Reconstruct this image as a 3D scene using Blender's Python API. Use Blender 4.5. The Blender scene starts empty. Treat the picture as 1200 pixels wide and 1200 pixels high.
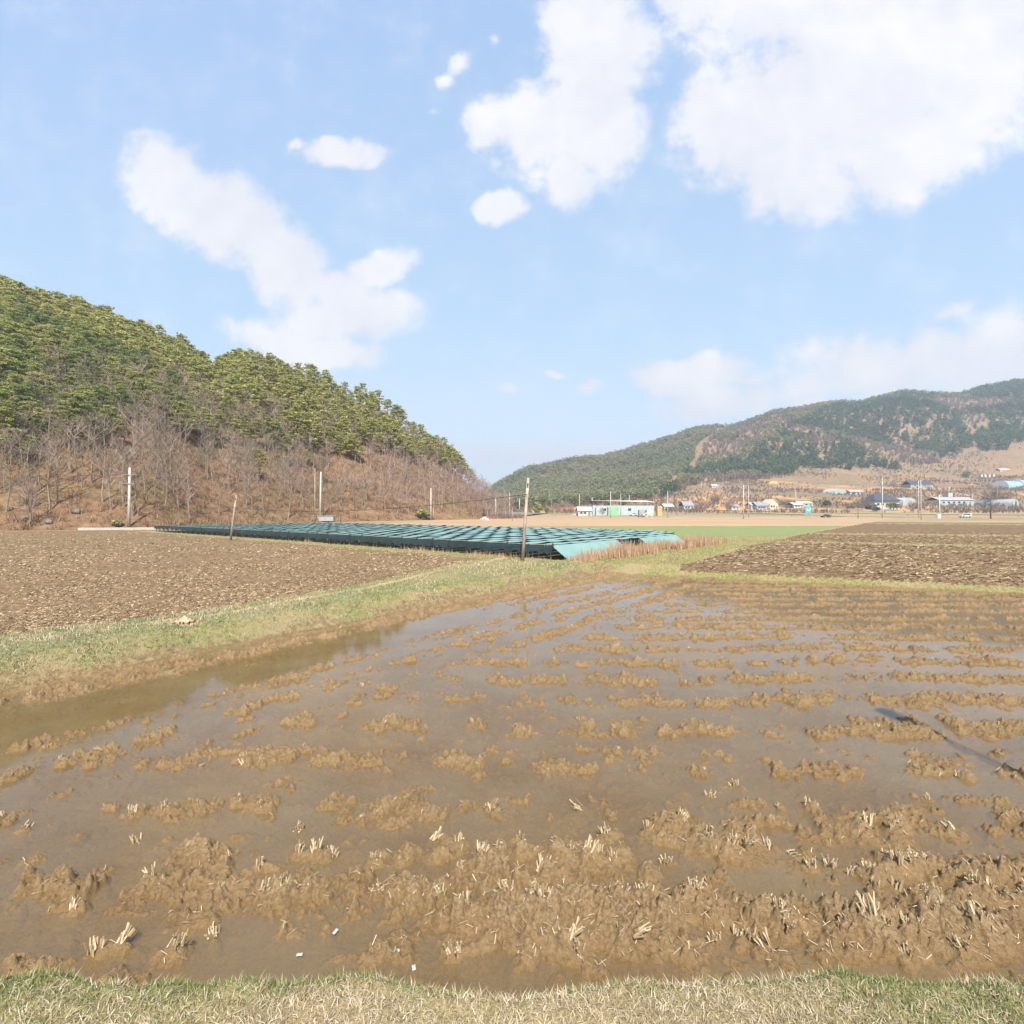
import bpy, math, random
import numpy as np
from mathutils import Vector, Matrix, Euler

random.seed(7)
RNG = np.random.default_rng(11)
SC = bpy.context.scene
COL = SC.collection
F = 600.0            # focal length in photo pixels (1200 wide, 90 degree view)
CAM_H = 2.7

# ------------------------------------------------------------------ object helpers
def tag(o, label=None, cat=None, group=None, kind=None):
    if label: o['label'] = label
    if cat: o['category'] = cat
    if group: o['group'] = group
    if kind: o['kind'] = kind
    return o

def empty(name, loc=(0, 0, 0), rz=0.0, label=None, cat=None, group=None):
    o = bpy.data.objects.new(name, None)
    o.empty_display_size = 0.3
    COL.objects.link(o)
    o.location = loc
    o.rotation_euler = (0, 0, rz)
    return tag(o, label, cat, group)

def np_mesh(name, verts, faces, smooth=False):
    """verts (n,3); faces: list of (m,k) arrays of one or several sizes."""
    if isinstance(faces, np.ndarray): faces = [faces]
    faces = [f for f in faces if len(f)]
    me = bpy.data.meshes.new(name)
    verts = np.asarray(verts, dtype=np.float32)
    me.vertices.add(len(verts))
    me.vertices.foreach_set('co', verts.ravel())
    nl = sum(f.size for f in faces); npoly = sum(len(f) for f in faces)
    me.loops.add(nl)
    me.loops.foreach_set('vertex_index', np.concatenate([f.ravel() for f in faces]).astype(np.int32))
    me.polygons.add(npoly)
    tot = np.concatenate([np.full(len(f), f.shape[1]) for f in faces]).astype(np.int32)
    start = np.concatenate([[0], np.cumsum(tot)[:-1]]).astype(np.int32)
    me.polygons.foreach_set('loop_start', start)
    me.polygons.foreach_set('loop_total', tot)
    if smooth:
        me.polygons.foreach_set('use_smooth', np.ones(npoly, dtype=bool))
    me.update(calc_edges=True)
    return me

def link(name, me, mat, parent=None):
    o = bpy.data.objects.new(name, me)
    if mat is not None and len(me.materials) == 0: me.materials.append(mat)
    COL.objects.link(o)
    if parent is not None: o.parent = parent
    return o

class MB:
    """collects shapes into one mesh"""
    def __init__(s): s.v = []; s.f = []; s.n = 0
    def add(s, v, faces):
        for f in faces: s.f.append(tuple(i + s.n for i in f))
        s.v.extend([tuple(p) for p in v]); s.n += len(v)
        return s
    def box(s, c, d, rz=0.0, bev=0.0):
        x, y, z = d[0] / 2, d[1] / 2, d[2] / 2
        ca, sa = math.cos(rz), math.sin(rz)
        if bev <= 0:
            p = [(i, j, k) for k in (-z, z) for (i, j) in ((-x, -y), (x, -y), (x, y), (-x, y))]
            fs = [(3, 2, 1, 0), (4, 5, 6, 7), (0, 1, 5, 4), (1, 2, 6, 5), (2, 3, 7, 6), (3, 0, 4, 7)]
        else:
            b = bev; p = []
            for k, ins in ((-z, b), (-z + b, 0), (z - b, 0), (z, b)):
                xx, yy = x - ins, y - ins
                p += [(-xx, -yy, k), (xx, -yy, k), (xx, yy, k), (-xx, yy, k)]
            fs = [(3, 2, 1, 0), (12, 13, 14, 15)]
            for r in range(3):
                for i in range(4):
                    j = (i + 1) % 4
                    fs.append((r * 4 + i, r * 4 + j, r * 4 + 4 + j, r * 4 + 4 + i))
        s.add([(c[0] + i * ca - j * sa, c[1] + i * sa + j * ca, c[2] + k) for i, j, k in p], fs)
        return s
    def tube(s, pts, rad, n=6, caps=True):
        pts = [Vector(p) for p in pts]
        if not hasattr(rad, '__len__'): rad = [rad] * len(pts)
        rings = []
        for i, p in enumerate(pts):
            d = (pts[min(i + 1, len(pts) - 1)] - pts[max(i - 1, 0)])
            d = d.normalized() if d.length > 1e-9 else Vector((0, 0, 1))
            a = d.cross(Vector((0, 0, 1)) if abs(d.z) < 0.95 else Vector((1, 0, 0))).normalized()
            b = d.cross(a)
            rings.append([p + a * (rad[i] * math.cos(2 * math.pi * k / n)) + b * (rad[i] * math.sin(2 * math.pi * k / n)) for k in range(n)])
        v = [q for r in rings for q in r]
        fs = []
        for i in range(len(pts) - 1):
            for k in range(n):
                k2 = (k + 1) % n
                fs.append((i * n + k, i * n + k2, (i + 1) * n + k2, (i + 1) * n + k))
        if caps:
            fs.append(tuple(range(n - 1, -1, -1)))
            fs.append(tuple((len(pts) - 1) * n + k for k in range(n)))
        s.add(v, fs)
        return s
    def poly(s, pts): return s.add(pts, [tuple(range(len(pts)))])
    def build(s, name, mat, parent=None, smooth=False):
        me = bpy.data.meshes.new(name)
        me.from_pydata(s.v, [], s.f)
        if smooth:
            for p in me.polygons: p.use_smooth = True
        me.update()
        return link(name, me, mat, parent)

def copy_tree(o, parent=None):
    c = o.copy(); COL.objects.link(c)
    if parent is not None: c.parent = parent
    for ch in list(o.children): copy_tree(ch, c)
    return c

# ------------------------------------------------------------------ numpy noise
def _hash(ix, iy, seed):
    h = (ix.astype(np.int64) * 374761393 + iy.astype(np.int64) * 668265263 + seed * 974634777) & 0xffffffff
    h = ((h ^ (h >> 13)) * 1274126177) & 0xffffffff
    h = ((h ^ (h >> 16)) * 2246822519) & 0xffffffff
    return ((h ^ (h >> 15)) & 0xffffff) / float(0x1000000)

def vnoise(x, y, seed=0):
    ix = np.floor(x); iy = np.floor(y)
    fx = x - ix; fy = y - iy
    fx = fx * fx * fx * (fx * (fx * 6 - 15) + 10); fy = fy * fy * fy * (fy * (fy * 6 - 15) + 10)
    a = _hash(ix, iy, seed); b = _hash(ix + 1, iy, seed)
    c = _hash(ix, iy + 1, seed); d = _hash(ix + 1, iy + 1, seed)
    return (a * (1 - fx) + b * fx) * (1 - fy) + (c * (1 - fx) + d * fx) * fy

def fbm(x, y, seed=0, octv=4, gain=0.5):
    x = np.asarray(x, dtype=np.float64); y = np.asarray(y, dtype=np.float64)
    s = 0.0; a = 1.0; t = 0.0
    for o in range(octv):
        ca, sa = math.cos(o * 1.1 + .3), math.sin(o * 1.1 + .3)
        s = s + a * vnoise((x * ca - y * sa) * 2 ** o + 17.3 * o, (x * sa + y * ca) * 2 ** o - 9.1 * o, seed + o)
        t += a; a *= gain
    return s / t

def clods(x, y, seed=0, fill=0.6, flat=0.8):
    """bumpy lumps of random size: one lump per unit cell"""
    ix = np.floor(x); iy = np.floor(y); best = np.zeros_like(x)
    for dx in (-1, 0, 1):
        for dy in (-1, 0, 1):
            cx = ix + dx; cy = iy + dy
            r0 = _hash(cx, cy, seed)
            px = cx + .5 + (_hash(cx, cy, seed + 1) - .5) * .9
            py = cy + .5 + (_hash(cx, cy, seed + 2) - .5) * .9
            ang = _hash(cx, cy, seed + 3) * 6.283
            ex = (x - px) * np.cos(ang) + (y - py) * np.sin(ang)
            ey = -(x - px) * np.sin(ang) + (y - py) * np.cos(ang)
            rad = .25 + .45 * _hash(cx, cy, seed + 4)
            q = 1 - (ex / rad) ** 2 - (ey / (rad * .65)) ** 2
            h = np.where(r0 < fill, np.clip(q, 0, 1) ** .6 * rad * flat, 0)
            best = np.maximum(best, h)
    return best

def sstep(a, b, x):
    t = np.clip((x - a) / (b - a), 0, 1)
    return t * t * (3 - 2 * t)

# ------------------------------------------------------------------ materials
def new_mat(name):
    m = bpy.data.materials.new(name); m.use_nodes = True
    nt = m.node_tree; nt.nodes.clear()
    return m, nt

def nd(nt, t, ins=None, **kw):
    n = nt.nodes.new(t)
    for k, v in kw.items(): setattr(n, k, v)
    for k, v in (ins or {}).items():
        sock = n.inputs[k]
        if isinstance(v, bpy.types.NodeSocket): nt.links.new(v, sock)
        else: sock.default_value = v
    return n

def c4(c): return (c[0], c[1], c[2], 1.0)

def ramp(nt, fac, stops, mode='LINEAR'):
    n = nt.nodes.new('ShaderNodeValToRGB')
    n.color_ramp.interpolation = mode
    e = n.color_ramp.elements
    while len(e) < len(stops): e.new(0.5)
    for el, (p, c) in zip(e, stops):
        el.position = p; el.color = c4(c)
    nt.links.new(fac, n.inputs[0])
    return n.outputs[0]

def mixc(nt, fac, a, b, blend='MIX'):
    n = nt.nodes.new('ShaderNodeMix'); n.data_type = 'RGBA'; n.blend_type = blend
    for s, v in ((n.inputs[0], fac), (n.inputs[6], a), (n.inputs[7], b)):
        if isinstance(v, bpy.types.NodeSocket): nt.links.new(v, s)
        elif hasattr(v, '__len__'): s.default_value = c4(v)
        else: s.default_value = v
    return n.outputs[2]

def pos(nt, scale=(1, 1, 1)):
    g = nd(nt, 'ShaderNodeNewGeometry')
    if scale == (1, 1, 1): return g.outputs['Position']
    return nd(nt, 'ShaderNodeVectorMath', {0: g.outputs['Position'], 1: scale}, operation='MULTIPLY').outputs[0]

def noise(nt, vec, scale, detail=4.0, rough=0.55, dist=0.0):
    return nd(nt, 'ShaderNodeTexNoise', {'Vector': vec, 'Scale': scale, 'Detail': detail, 'Roughness': rough, 'Distortion': dist}).outputs['Fac']

def finish(nt, color, rough=0.9, spec=0.2, bump=None, bump_d=0.02, bump_s=0.6, metal=0.0, transl=None):
    p = nd(nt, 'ShaderNodeBsdfPrincipled', {'Roughness': rough, 'Specular IOR Level': spec, 'Metallic': metal})
    if isinstance(color, bpy.types.NodeSocket): nt.links.new(color, p.inputs['Base Color'])
    else: p.inputs['Base Color'].default_value = c4(color)
    if bump is not None:
        b = nd(nt, 'ShaderNodeBump', {'Height': bump, 'Distance': bump_d, 'Strength': bump_s})
        nt.links.new(b.outputs[0], p.inputs['Normal'])
    sh = p.outputs[0]
    if transl is not None:
        t = nd(nt, 'ShaderNodeBsdfTranslucent')
        if isinstance(color, bpy.types.NodeSocket): nt.links.new(color, t.inputs[0])
        else: t.inputs[0].default_value = c4(color)
        sh = nd(nt, 'ShaderNodeMixShader', {0: transl, 1: sh, 2: t.outputs[0]}).outputs[0]
    o = nd(nt, 'ShaderNodeOutputMaterial', {'Surface': sh})
    return p

def simple(name, col, var=0.15, scale=3.0, rough=0.7, spec=0.3, bump=0.0, metal=0.0):
    """weathered single-colour material: noise-driven stains and a little bump"""
    m, nt = new_mat(name)
    v = pos(nt)
    n1 = noise(nt, v, scale, 5.0, .6)
    lo = tuple(c * (1 - var) for c in col); hi = tuple(min(1, c * (1 + var)) for c in col)
    c = ramp(nt, n1, [(.3, lo), (.7, hi)])
    finish(nt, c, rough, spec, n1 if bump > 0 else None, bump, .5, metal)
    return m

def island_mat(name, stops, rough=0.8, spec=0.15, transl=0.3, per_obj=0.0, patch=None):
    """every leaf or blade draws its own colour from the ramp"""
    m, nt = new_mat(name)
    g = nd(nt, 'ShaderNodeNewGeometry')
    f = g.outputs['Random Per Island']
    c = ramp(nt, f, stops)
    if patch:
        sc, cols = patch
        pn = noise(nt, g.outputs['Position'], sc, 3.0, .55)
        c = mixc(nt, .55, c, ramp(nt, pn, cols))
    if per_obj > 0:
        oi = nd(nt, 'ShaderNodeObjectInfo')
        hs = nd(nt, 'ShaderNodeMapRange', {0: oi.outputs['Random'], 3: 1 - per_obj, 4: 1 + per_obj})
        hu = nd(nt, 'ShaderNodeMapRange', {0: oi.outputs['Random'], 3: .528, 4: .468})
        h = nd(nt, 'ShaderNodeHueSaturation', {'Hue': hu.outputs[0], 'Value': hs.outputs[0], 'Color': c})
        c = h.outputs[0]
    finish(nt, c, rough, spec, transl=transl)
    return m
# ------------------------------------------------------------------ lay of the land
A = np.array([2.2, 25.0]); U = np.array([-.77, .638]); V = np.array([.638, .77])   # corner and axes of the shaded ginseng plot
def tu(x, y): return (x - A[0]) * U[0] + (y - A[1]) * U[1]
def fv(x, y): return (x - A[0]) * V[0] + (y - A[1]) * V[1]
def d_levee(x, y):   # metres inside the paddy, from the left bank
    return (x + 7.7) * .791 - (y - 7.7) * .612 + .35 * (fbm(x * .5, y * .5, 31, 3) - .5)
def d_road(x, y):    # from the roadside verge
    return y - (2.76 + .012 * x + .20 * (fbm(x * 1.3, 0 * x, 5, 3) - .5) + .02 * np.abs(x))
def d_bund(x, y):    # from the far bund
    return (x - 3.75) * (-.409) + (y - 22.5) * (-.913) + .55 + .12 * (fbm(x * .6, y * .6, 33, 3) - .5)
FE_Y = [0, 9.6, 10.4, 11.6, 13.4, 15.7, 20.7, 24.7, 26.5, 80]
FE_X = [-20, -9.6, -8.7, -7.5, -6.7, -5.2, -3.5, -1.65, -1.0, 3]
def right_edge(x, y):   # >0 inside the ploughed field on the right
    return np.interp(fv(x, y), [-6, 0, 15, 45, 120], [-6.3, -5.8, -4.5, -3.2, -3.2]) - tu(x, y) + .5 * (fbm(x * .3, y * .3, 35, 3) - .5)
BUNDS = (-22.3, -43.0, -101.0)

R_MUD, R_BANK, R_LFIELD, R_RFIELD, R_BED, R_CROP, R_TAN, R_DRY, R_LHILL, R_RHILL, R_DITCH, R_PATH = range(12)

# left hill ---------------------------------------------------------
LH_r = [-2.4, -1, -.8, -.63, -.585, -.53, -.5, -.28, -.13, -.042, .0, .03]
LH_top = [318, 327, 360, 400, 426, 408, 411, 455, 520, 572, 592, 599]
LH_Yr = [150, 150, 170, 188, 192, 197, 200, 210, 210, 205, 200, 200]
LH_zr = [max(.4, 2.7 + (600 - t) / 600 * y - 8.0) for t, y in zip(LH_top, LH_Yr)]
LF_r = [-2.4, -1, -.7, -.5, -.25, -.05, .03]
LF_y = [60, 66, 74, 100, 132, 160, 170]
def lh_t(x, y):
    r = x / np.maximum(y, 1)
    yf = np.interp(r, LF_r, LF_y); yr = np.interp(r, LH_r, LH_Yr)
    return np.where(r < .03, (y - yf) / (yr - yf), -1)
def left_hill(x, y):
    r = x / np.maximum(y, 1)
    t = lh_t(x, y)
    zr = np.interp(r, LH_r, LH_zr)
    up = np.clip(t, 0, 1) ** 1.02
    z = zr * up + np.clip(t, 0, 1) * (1 - np.clip(t, 0, 1)) * 10 * (fbm(x * .035, y * .035, 41, 3) - .5) * np.clip(zr / 30, 0, 1) + np.clip(t * 6, 0, 1) * .5
    back = np.clip(1 - (t - 1) * .55, 0, 1)
    return np.where(t > 1, z * back, np.where(t > 0, z, 0))

# right side -----------------------------------------------------------
RP = np.array([560, 580, 620, 700, 790, 860, 905, 960, 1010, 1060, 1130, 1200, 1400, 1700], float)
R_RIDGE_Y = [700, 700, 750, 800, 850, 900, 900, 900, 900, 900, 900, 900, 900, 900]
R_RIDGE_T = [585, 571, 548, 537, 521, 504, 486, 480, 481, 466, 464, 449, 420, 420]
R_RIDGE_Z = [2.7 + (600 - t) / 600 * y - 2 for t, y in zip(R_RIDGE_T, R_RIDGE_Y)]
R_NODES = {   # ground height at fixed distances
    300: [3.0, 3.0, 3.5, 4.0, 5.0, 6.0, 6.5, 7.0, 7.0, 6.7, 6.5, 6.5, 6.5, 6.5],
    420: [5.0, 6.0, 9.0, 12., 18., 21., 22., 22., 21., 21., 22., 23., 24., 24.],
    520: [9., 12., 22., 28., 38., 42., 44., 44., 42., 42., 43., 44., 48., 48.],
    640: [20., 26., 42., 52., 66., 80., 92., 95., 95., 98., 98., 104., 112, 112]}
def right_land(x, y):
    px = 600 + x / np.maximum(y, 1) * 600
    ys = [0, 62, 150, 200, 250] + list(R_NODES) + [None, 1400, 3200]
    z = np.interp(y, [0, 62, 150, 200, 250], [.3, .32, .45, .9, 2.6])
    lo = 2.6 + 0 * px; y0 = 250.0
    for yn, zs in R_NODES.items():
        hi = np.interp(px, RP, zs)
        k = np.clip((y - y0) / (yn - y0), 0, 1)
        z = np.where(y > y0, lo + (hi - lo) * k, z)
        lo = hi; y0 = yn
    yr = np.interp(px, RP, R_RIDGE_Y); zr = np.maximum(np.interp(px, RP, R_RIDGE_Z), lo + 1)
    k = np.clip((y - y0) / np.maximum(yr - y0, 1), 0, 1)
    z = np.where(y > y0, lo + (zr - lo) * np.sin(k * math.pi / 2) ** .9, z)
    z = np.where(y > yr, zr * np.clip(1 - (y - yr) / 900, .1, 1), z)
    amp = sstep(300, 560, y) * np.clip(z / 60, 0, 1)
    nz = (fbm(x * .007, y * .007, 51, 4) - .5) * 34 * amp * (1 - .7 * sstep(.75, 1, k))
    nz = nz + (fbm(x * .03, y * .03, 52, 3) - .5) * 5 * amp
    return np.where(px < 560, np.interp(y, [0, 62, 150, 200, 1000], [.3, .32, .45, .9, 3]), z + nz)

def base_land(x, y):
    return np.maximum(right_land(x, y), .32 * (y < 1000) + left_hill(x, y))

TUFTS = [(156,955),(193,953),(350,972),(370,1003),(353,1002),(390,1003),(306,1017),(332,1052),(313,1048),(87,1068),(138,1115),(210,1120),(113,1118),(178,1037),(250,1093),
 (540,990),(565,1008),(586,1003),(540,1023),(443,1048),(515,1053),(543,1055),(624,1058),(670,1003),(688,1012),(700,1007),(717,1010),(638,1077),(720,1058),(758,1060),(667,1118),(678,1123),(532,1120),(635,1027),(710,980),(760,977),(682,945),
 (833,992),(857,998),(875,997),(895,993),(920,995),(950,1018),(973,1013),(997,1023),(1020,1022),(1052,1022),(1067,1020),(1083,1017),(1023,1040),(1052,1042),(1080,1052),(1095,1050),(1141,1047),(1159,1045),(815,1053),(917,1082),(867,1100),(880,1103),(903,1120),(837,1102),(985,1095),(1017,1097),(1037,1097),(1060,1090),(1060,1122),(1127,1120),(1143,1103),(1087,1083),(1120,972),(1047,973),(923,1097),(832,932),(1013,972),
 (30,640+330),(440,1010),(160,985),(595,1055),(610,985),(745,1105),(780,1010),(800,965),(945,945),(860,920),(1105,1085),(575,950),(505,985)]
TUFT_XY = []
for (a, b) in TUFTS:
    Y = CAM_H * F / (b - 600); TUFT_XY.append(((a - 600) / F * Y, Y))

def mud_height(x, y):
    d1 = d_levee(x, y); d2 = d_road(x, y); d3 = d_bund(x, y)
    wv = .30 * (fbm(x * .30, y * .30, 61, 3) - .5) + .16 * (fbm(x * 1.4, y * 1.4, 60, 2) - .5)
    ph1 = (d1 + wv) / .95 + .25                      # rows ploughed along the left bank
    ph2 = (d2 + .035 * x + wv) / .95 + .2            # rows ploughed along the road
    bl = sstep(5.6, 4.2, d1 + 2.2 * (fbm(x * .5, y * .5, 57, 3) - .5))
    ph = np.where(bl > .5, ph1, ph2)
    ridge = (.5 + .5 * np.cos(2 * math.pi * ph1)) * bl + (.5 + .5 * np.cos(2 * math.pi * ph2)) * (1 - bl)
    ridge = ridge ** 1.9
    ridge2 = (.5 + .5 * np.cos(2 * math.pi * (ph * 2 + .31))) ** 2 * .55     # thin crumbs between the main rows
    patch = fbm(x * .9, y * .9, 62, 4)
    big = fbm(x * .16, y * .16, 63, 3)
    side = sstep(-9, 9, x * 1.0 - .25 * (y - 10))           # more lumps towards the right
    near = sstep(4.9, 3.3, y) * sstep(-3.2, -.6, x)
    brk = fbm(x * 3.4, y * 3.4, 59, 4)
    amt = np.clip((brk - .430 + .12 * (patch - .5) + .11 * (side - .35) + .10 * (big - .5) + .10 * near + .07 * sstep(8, 18, y)) * 6.5, 0, 1)
    h = -.041 + .040 * (fbm(x * 1.7, y * 1.7, 64, 4) - .5) + .026 * (fbm(x * 7, y * 7, 65, 4) - .5)
    hf = fbm(x * 21, y * 21, 79, 3)
    lump = (clods(x * 11, y * 11, 66, .8) * .075 + clods(x * 24, y * 24, 70, .8) * .040 + clods(x * 6, y * 6, 76, .35) * .06) * (.25 + 1.5 * hf)
    tex = .022 * (fbm(x * 24, y * 24, 74, 3) - .5)
    m = np.maximum(ridge, ridge2 * sstep(.45, .62, fbm(x * .7 + 3, y * .7, 58, 3))) * amt
    chan = np.exp(-((d1 - 1.9 - .4 * (patch - .5)) / .62) ** 2) * sstep(17, 12, y)      # open channel beside the bank
    m = m * (1 - .9 * chan); h = h - .03 * chan
    h = h + m * (.060 + tex) + lump * np.clip(m * 2.2, 0, 1)
    loose = clods(x * 4.2, y * 4.2, 80, .34) * .080 + clods(x * 8, y * 8, 86, .36) * .066   # stray clods
    loose = loose * (1 - .8 * chan)
    h = h + loose * (.6 + .8 * fbm(x * 15, y * 15, 87, 2))
    # the messy foreground bank of mud
    wob = .10 * np.sin(x * 1.3) + .12 * (fbm(x * 1.1, 0 * x + 4, 91, 3) - .5)
    nb = np.exp(-((y - 3.98 - wob) / .20) ** 2) * sstep(-3.4, -2.5, x)
    nb2 = np.exp(-((y - 3.42 + .10 * sstep(.3, 1.4, x) - wob * .8) / .17) ** 2) * sstep(-2.6, -1.9, x)
    nb3 = np.exp(-((y - 3.16 - .05 * np.sin(x * 2.1 + 1)) / .12) ** 2) * sstep(-1.5, -.7, x) * .9
    rough = fbm(x * 3.1, y * 3.1, 88, 4)
    fg = np.clip(nb + nb2 + nb3, 0, 1.1) * sstep(.33, .57, fbm(x * 1.5, y * 2.0, 92, 3) + .05)
    slab = sstep(.42, .50, fbm(x * 4.2, y * 4.2, 93, 4)) * .030 + sstep(.50, .56, fbm(x * 7, y * 7, 94, 3)) * .018
    h = h + fg * (.036 + slab + .04 * (rough - .5) + lump * .46 + tex * 1.2)
    # left bank: a ditch, then a crumbled rim
    rim = np.exp(-((d1 - .95 - .3 * (patch - .5)) / .2) ** 2) * sstep(4, 9, y)
    h = h + rim * (.035 + lump * .8 + .05 * (rough - .4))
    rim2 = np.exp(-((d1 - .2) / .22) ** 2)
    h = h + rim2 * (.05 + lump * .7)
    for (tx, ty) in TUFT_XY:
        q = (np.abs(x - tx) < .5) & (np.abs(y - ty) < .5)
        if q.any():
            h[q] = h[q] + .03 * np.exp(-(((x[q] - tx) ** 2 + (y[q] - ty) ** 2) / .085 ** 2)) * (.7 + rough[q])
    return np.minimum(h, .17)

def land(x, y, mud=True):
    """height of the ground and kind of ground at every point"""
    x = np.asarray(x, float); y = np.asarray(y, float)
    z = base_land(x, y) if mud or y.max() > 62 else 0 * x + .32
    reg = np.full(x.shape, R_DRY)
    t = tu(x, y); f = fv(x, y)
    fe = x - np.interp(y, FE_Y, FE_X) - .35 * (fbm(x * .7, y * .7, 36, 3) - .5)
    n1 = fbm(x * .8, y * .8, 37, 4) - .5; n2 = fbm(x * 5, y * 5, 38, 3) - .5
    fade = 1 - sstep(45, 61, y)
    near = y < 62
    # everything grassy nearby
    reg = np.where(near, R_BANK, reg)
    z = np.where(near, z + (.08 * n1 + .05 * n2 + .06) * fade, z)
    # left ploughed field
    lf = (fe < 0) & (f < -1.5) & (lh_t(x, y) < -.04)
    lf |= (t > 61.5) & (fe < 0) & (f < 14) & (lh_t(x, y) < -.06)
    if lf.any() and mud:
        a, b = x[lf], y[lf]
        z[lf] = .30 + (clods(a * 4.5, b * 4.5, 90, .7) * .10 + clods(a * 1.9, b * 1.9, 96, .5) * .10 + .06 * n1[lf] + .05 * n2[lf]) * fade[lf]
    reg = np.where(lf, R_LFIELD, reg)
    path = near & (np.abs(fe - .75 - .25 * n1) < .17 + .22 * n1) & (y > 10.5) & (y < 27) & ~lf
    reg = np.where(path, R_PATH, reg); z = np.where(path, z - .03, z)
    # plot under the nets
    bed = (f > -.1) & (f < 23.5) & (t > -.3) & (t < 60.5)
    z = np.where(bed, .30 + .03 * n1 * fade, z); reg = np.where(bed, R_BED, reg)
    # right ploughed fields
    re = right_edge(x, y); d3 = d_bund(x, y)
    rf = (re > 0) & (d3 < -.38) & (d3 > BUNDS[2] - 18) & (x > 0)
    fur = np.sin(d3 * 2 * math.pi / .62 + 3 * (fbm(x * .2, y * .2, 39, 2) - .5))
    cr = .045 * fur + .05 * n2 + .03
    if rf.any() and mud: cr[rf] += clods(x[rf] * 4, y[rf] * 4, 100, .7) * .11
    z = np.where(rf, np.where(near, .27, z) + cr * fade, z); reg = np.where(rf, R_RFIELD, reg)
    for b, w in zip(BUNDS, (.62, .95, 2.4)):
        q = rf & (np.abs(d3 - b) < w * (.7 + .8 * (n1 + .5)))
        z = np.where(q, z + .10, z); reg = np.where(q, R_BANK, reg)
    # fields behind the nets
    inm = (x > np.interp(y, [60, 85, 130, 190], [-35, -27, -24, -10])) & (re < 0) & ~bed
    crop = inm & (y > 50 + 3 * n1) & (y < 84 + .05 * x + 5 * n1) & (f > 25) & (re < -.5)
    reg = np.where(crop & (x / np.maximum(y, 1) > .14 + .06 * n1), R_CROP, reg)
    reg = np.where(crop & (reg != R_CROP), R_BANK, reg)
    tan = (x > np.interp(y, [60, 85, 130, 190], [-35, -27, -24, -10])) & (y >= 84 + .05 * x + 5 * n1) & (y < 188) & (re < 2 * n1) & ~rf
    reg = np.where(tan, R_TAN, reg)
    # hills
    lh = lh_t(x, y) > -.03
    reg = np.where(lh & (y > 58), R_LHILL, reg)
    reg = np.where((y > 262) & ~lh, R_RHILL, reg)
    # banks round the flooded paddy
    inside = np.minimum(np.minimum(d_levee(x, y), d_road(x, y)), d3)
    slope = sstep(0, -.75, inside)
    vslope = sstep(0, -.32, d_road(x, y))
    top = np.where(near, z, z)
    bank = (inside <= 0) & near
    zb = -.04 + (top + .04) * np.where(d_road(x, y) < .0, vslope, slope) + .03 * n2 * (1 - slope)
    z = np.where(bank & (inside > -.75), zb, z)
    z = np.where(d_bund(x, y) < 0, np.where((d3 > -.38) & (re > -.3) & near, np.minimum(z, .03 + .24 * sstep(0, -.25, d3) + .05 * n2), z), z)
    wet = (inside > 0) & (y < 40)
    reg = np.where(wet, R_MUD, reg)
    reg = np.where(bank & (inside > -.36 - .7 * n1) & (d_levee(x, y) < .3) & (y > 4), R_DITCH, reg)
    if mud and wet.any():
        hm = mud_height(x[wet], y[wet])
        z[wet] = hm
    return z, reg

def gz(x, y): return float(land(np.array([float(x)]), np.array([float(y)]))[0][0])

def ground_at(px, py, ymax=2500.0):
    """the point of the land that shows at a photo pixel"""
    Y = np.concatenate([np.linspace(2, 62, 700), np.geomspace(62, ymax, 1400)])
    X = (px - 600) / F * Y
    z, _ = land(X, Y, py > 640)
    p = 600 - (z - CAM_H) / Y * F
    hit = np.where(p <= py)[0]
    i = hit[0] if len(hit) else len(Y) - 1
    return float(X[i]), float(Y[i]), float(z[i])

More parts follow.
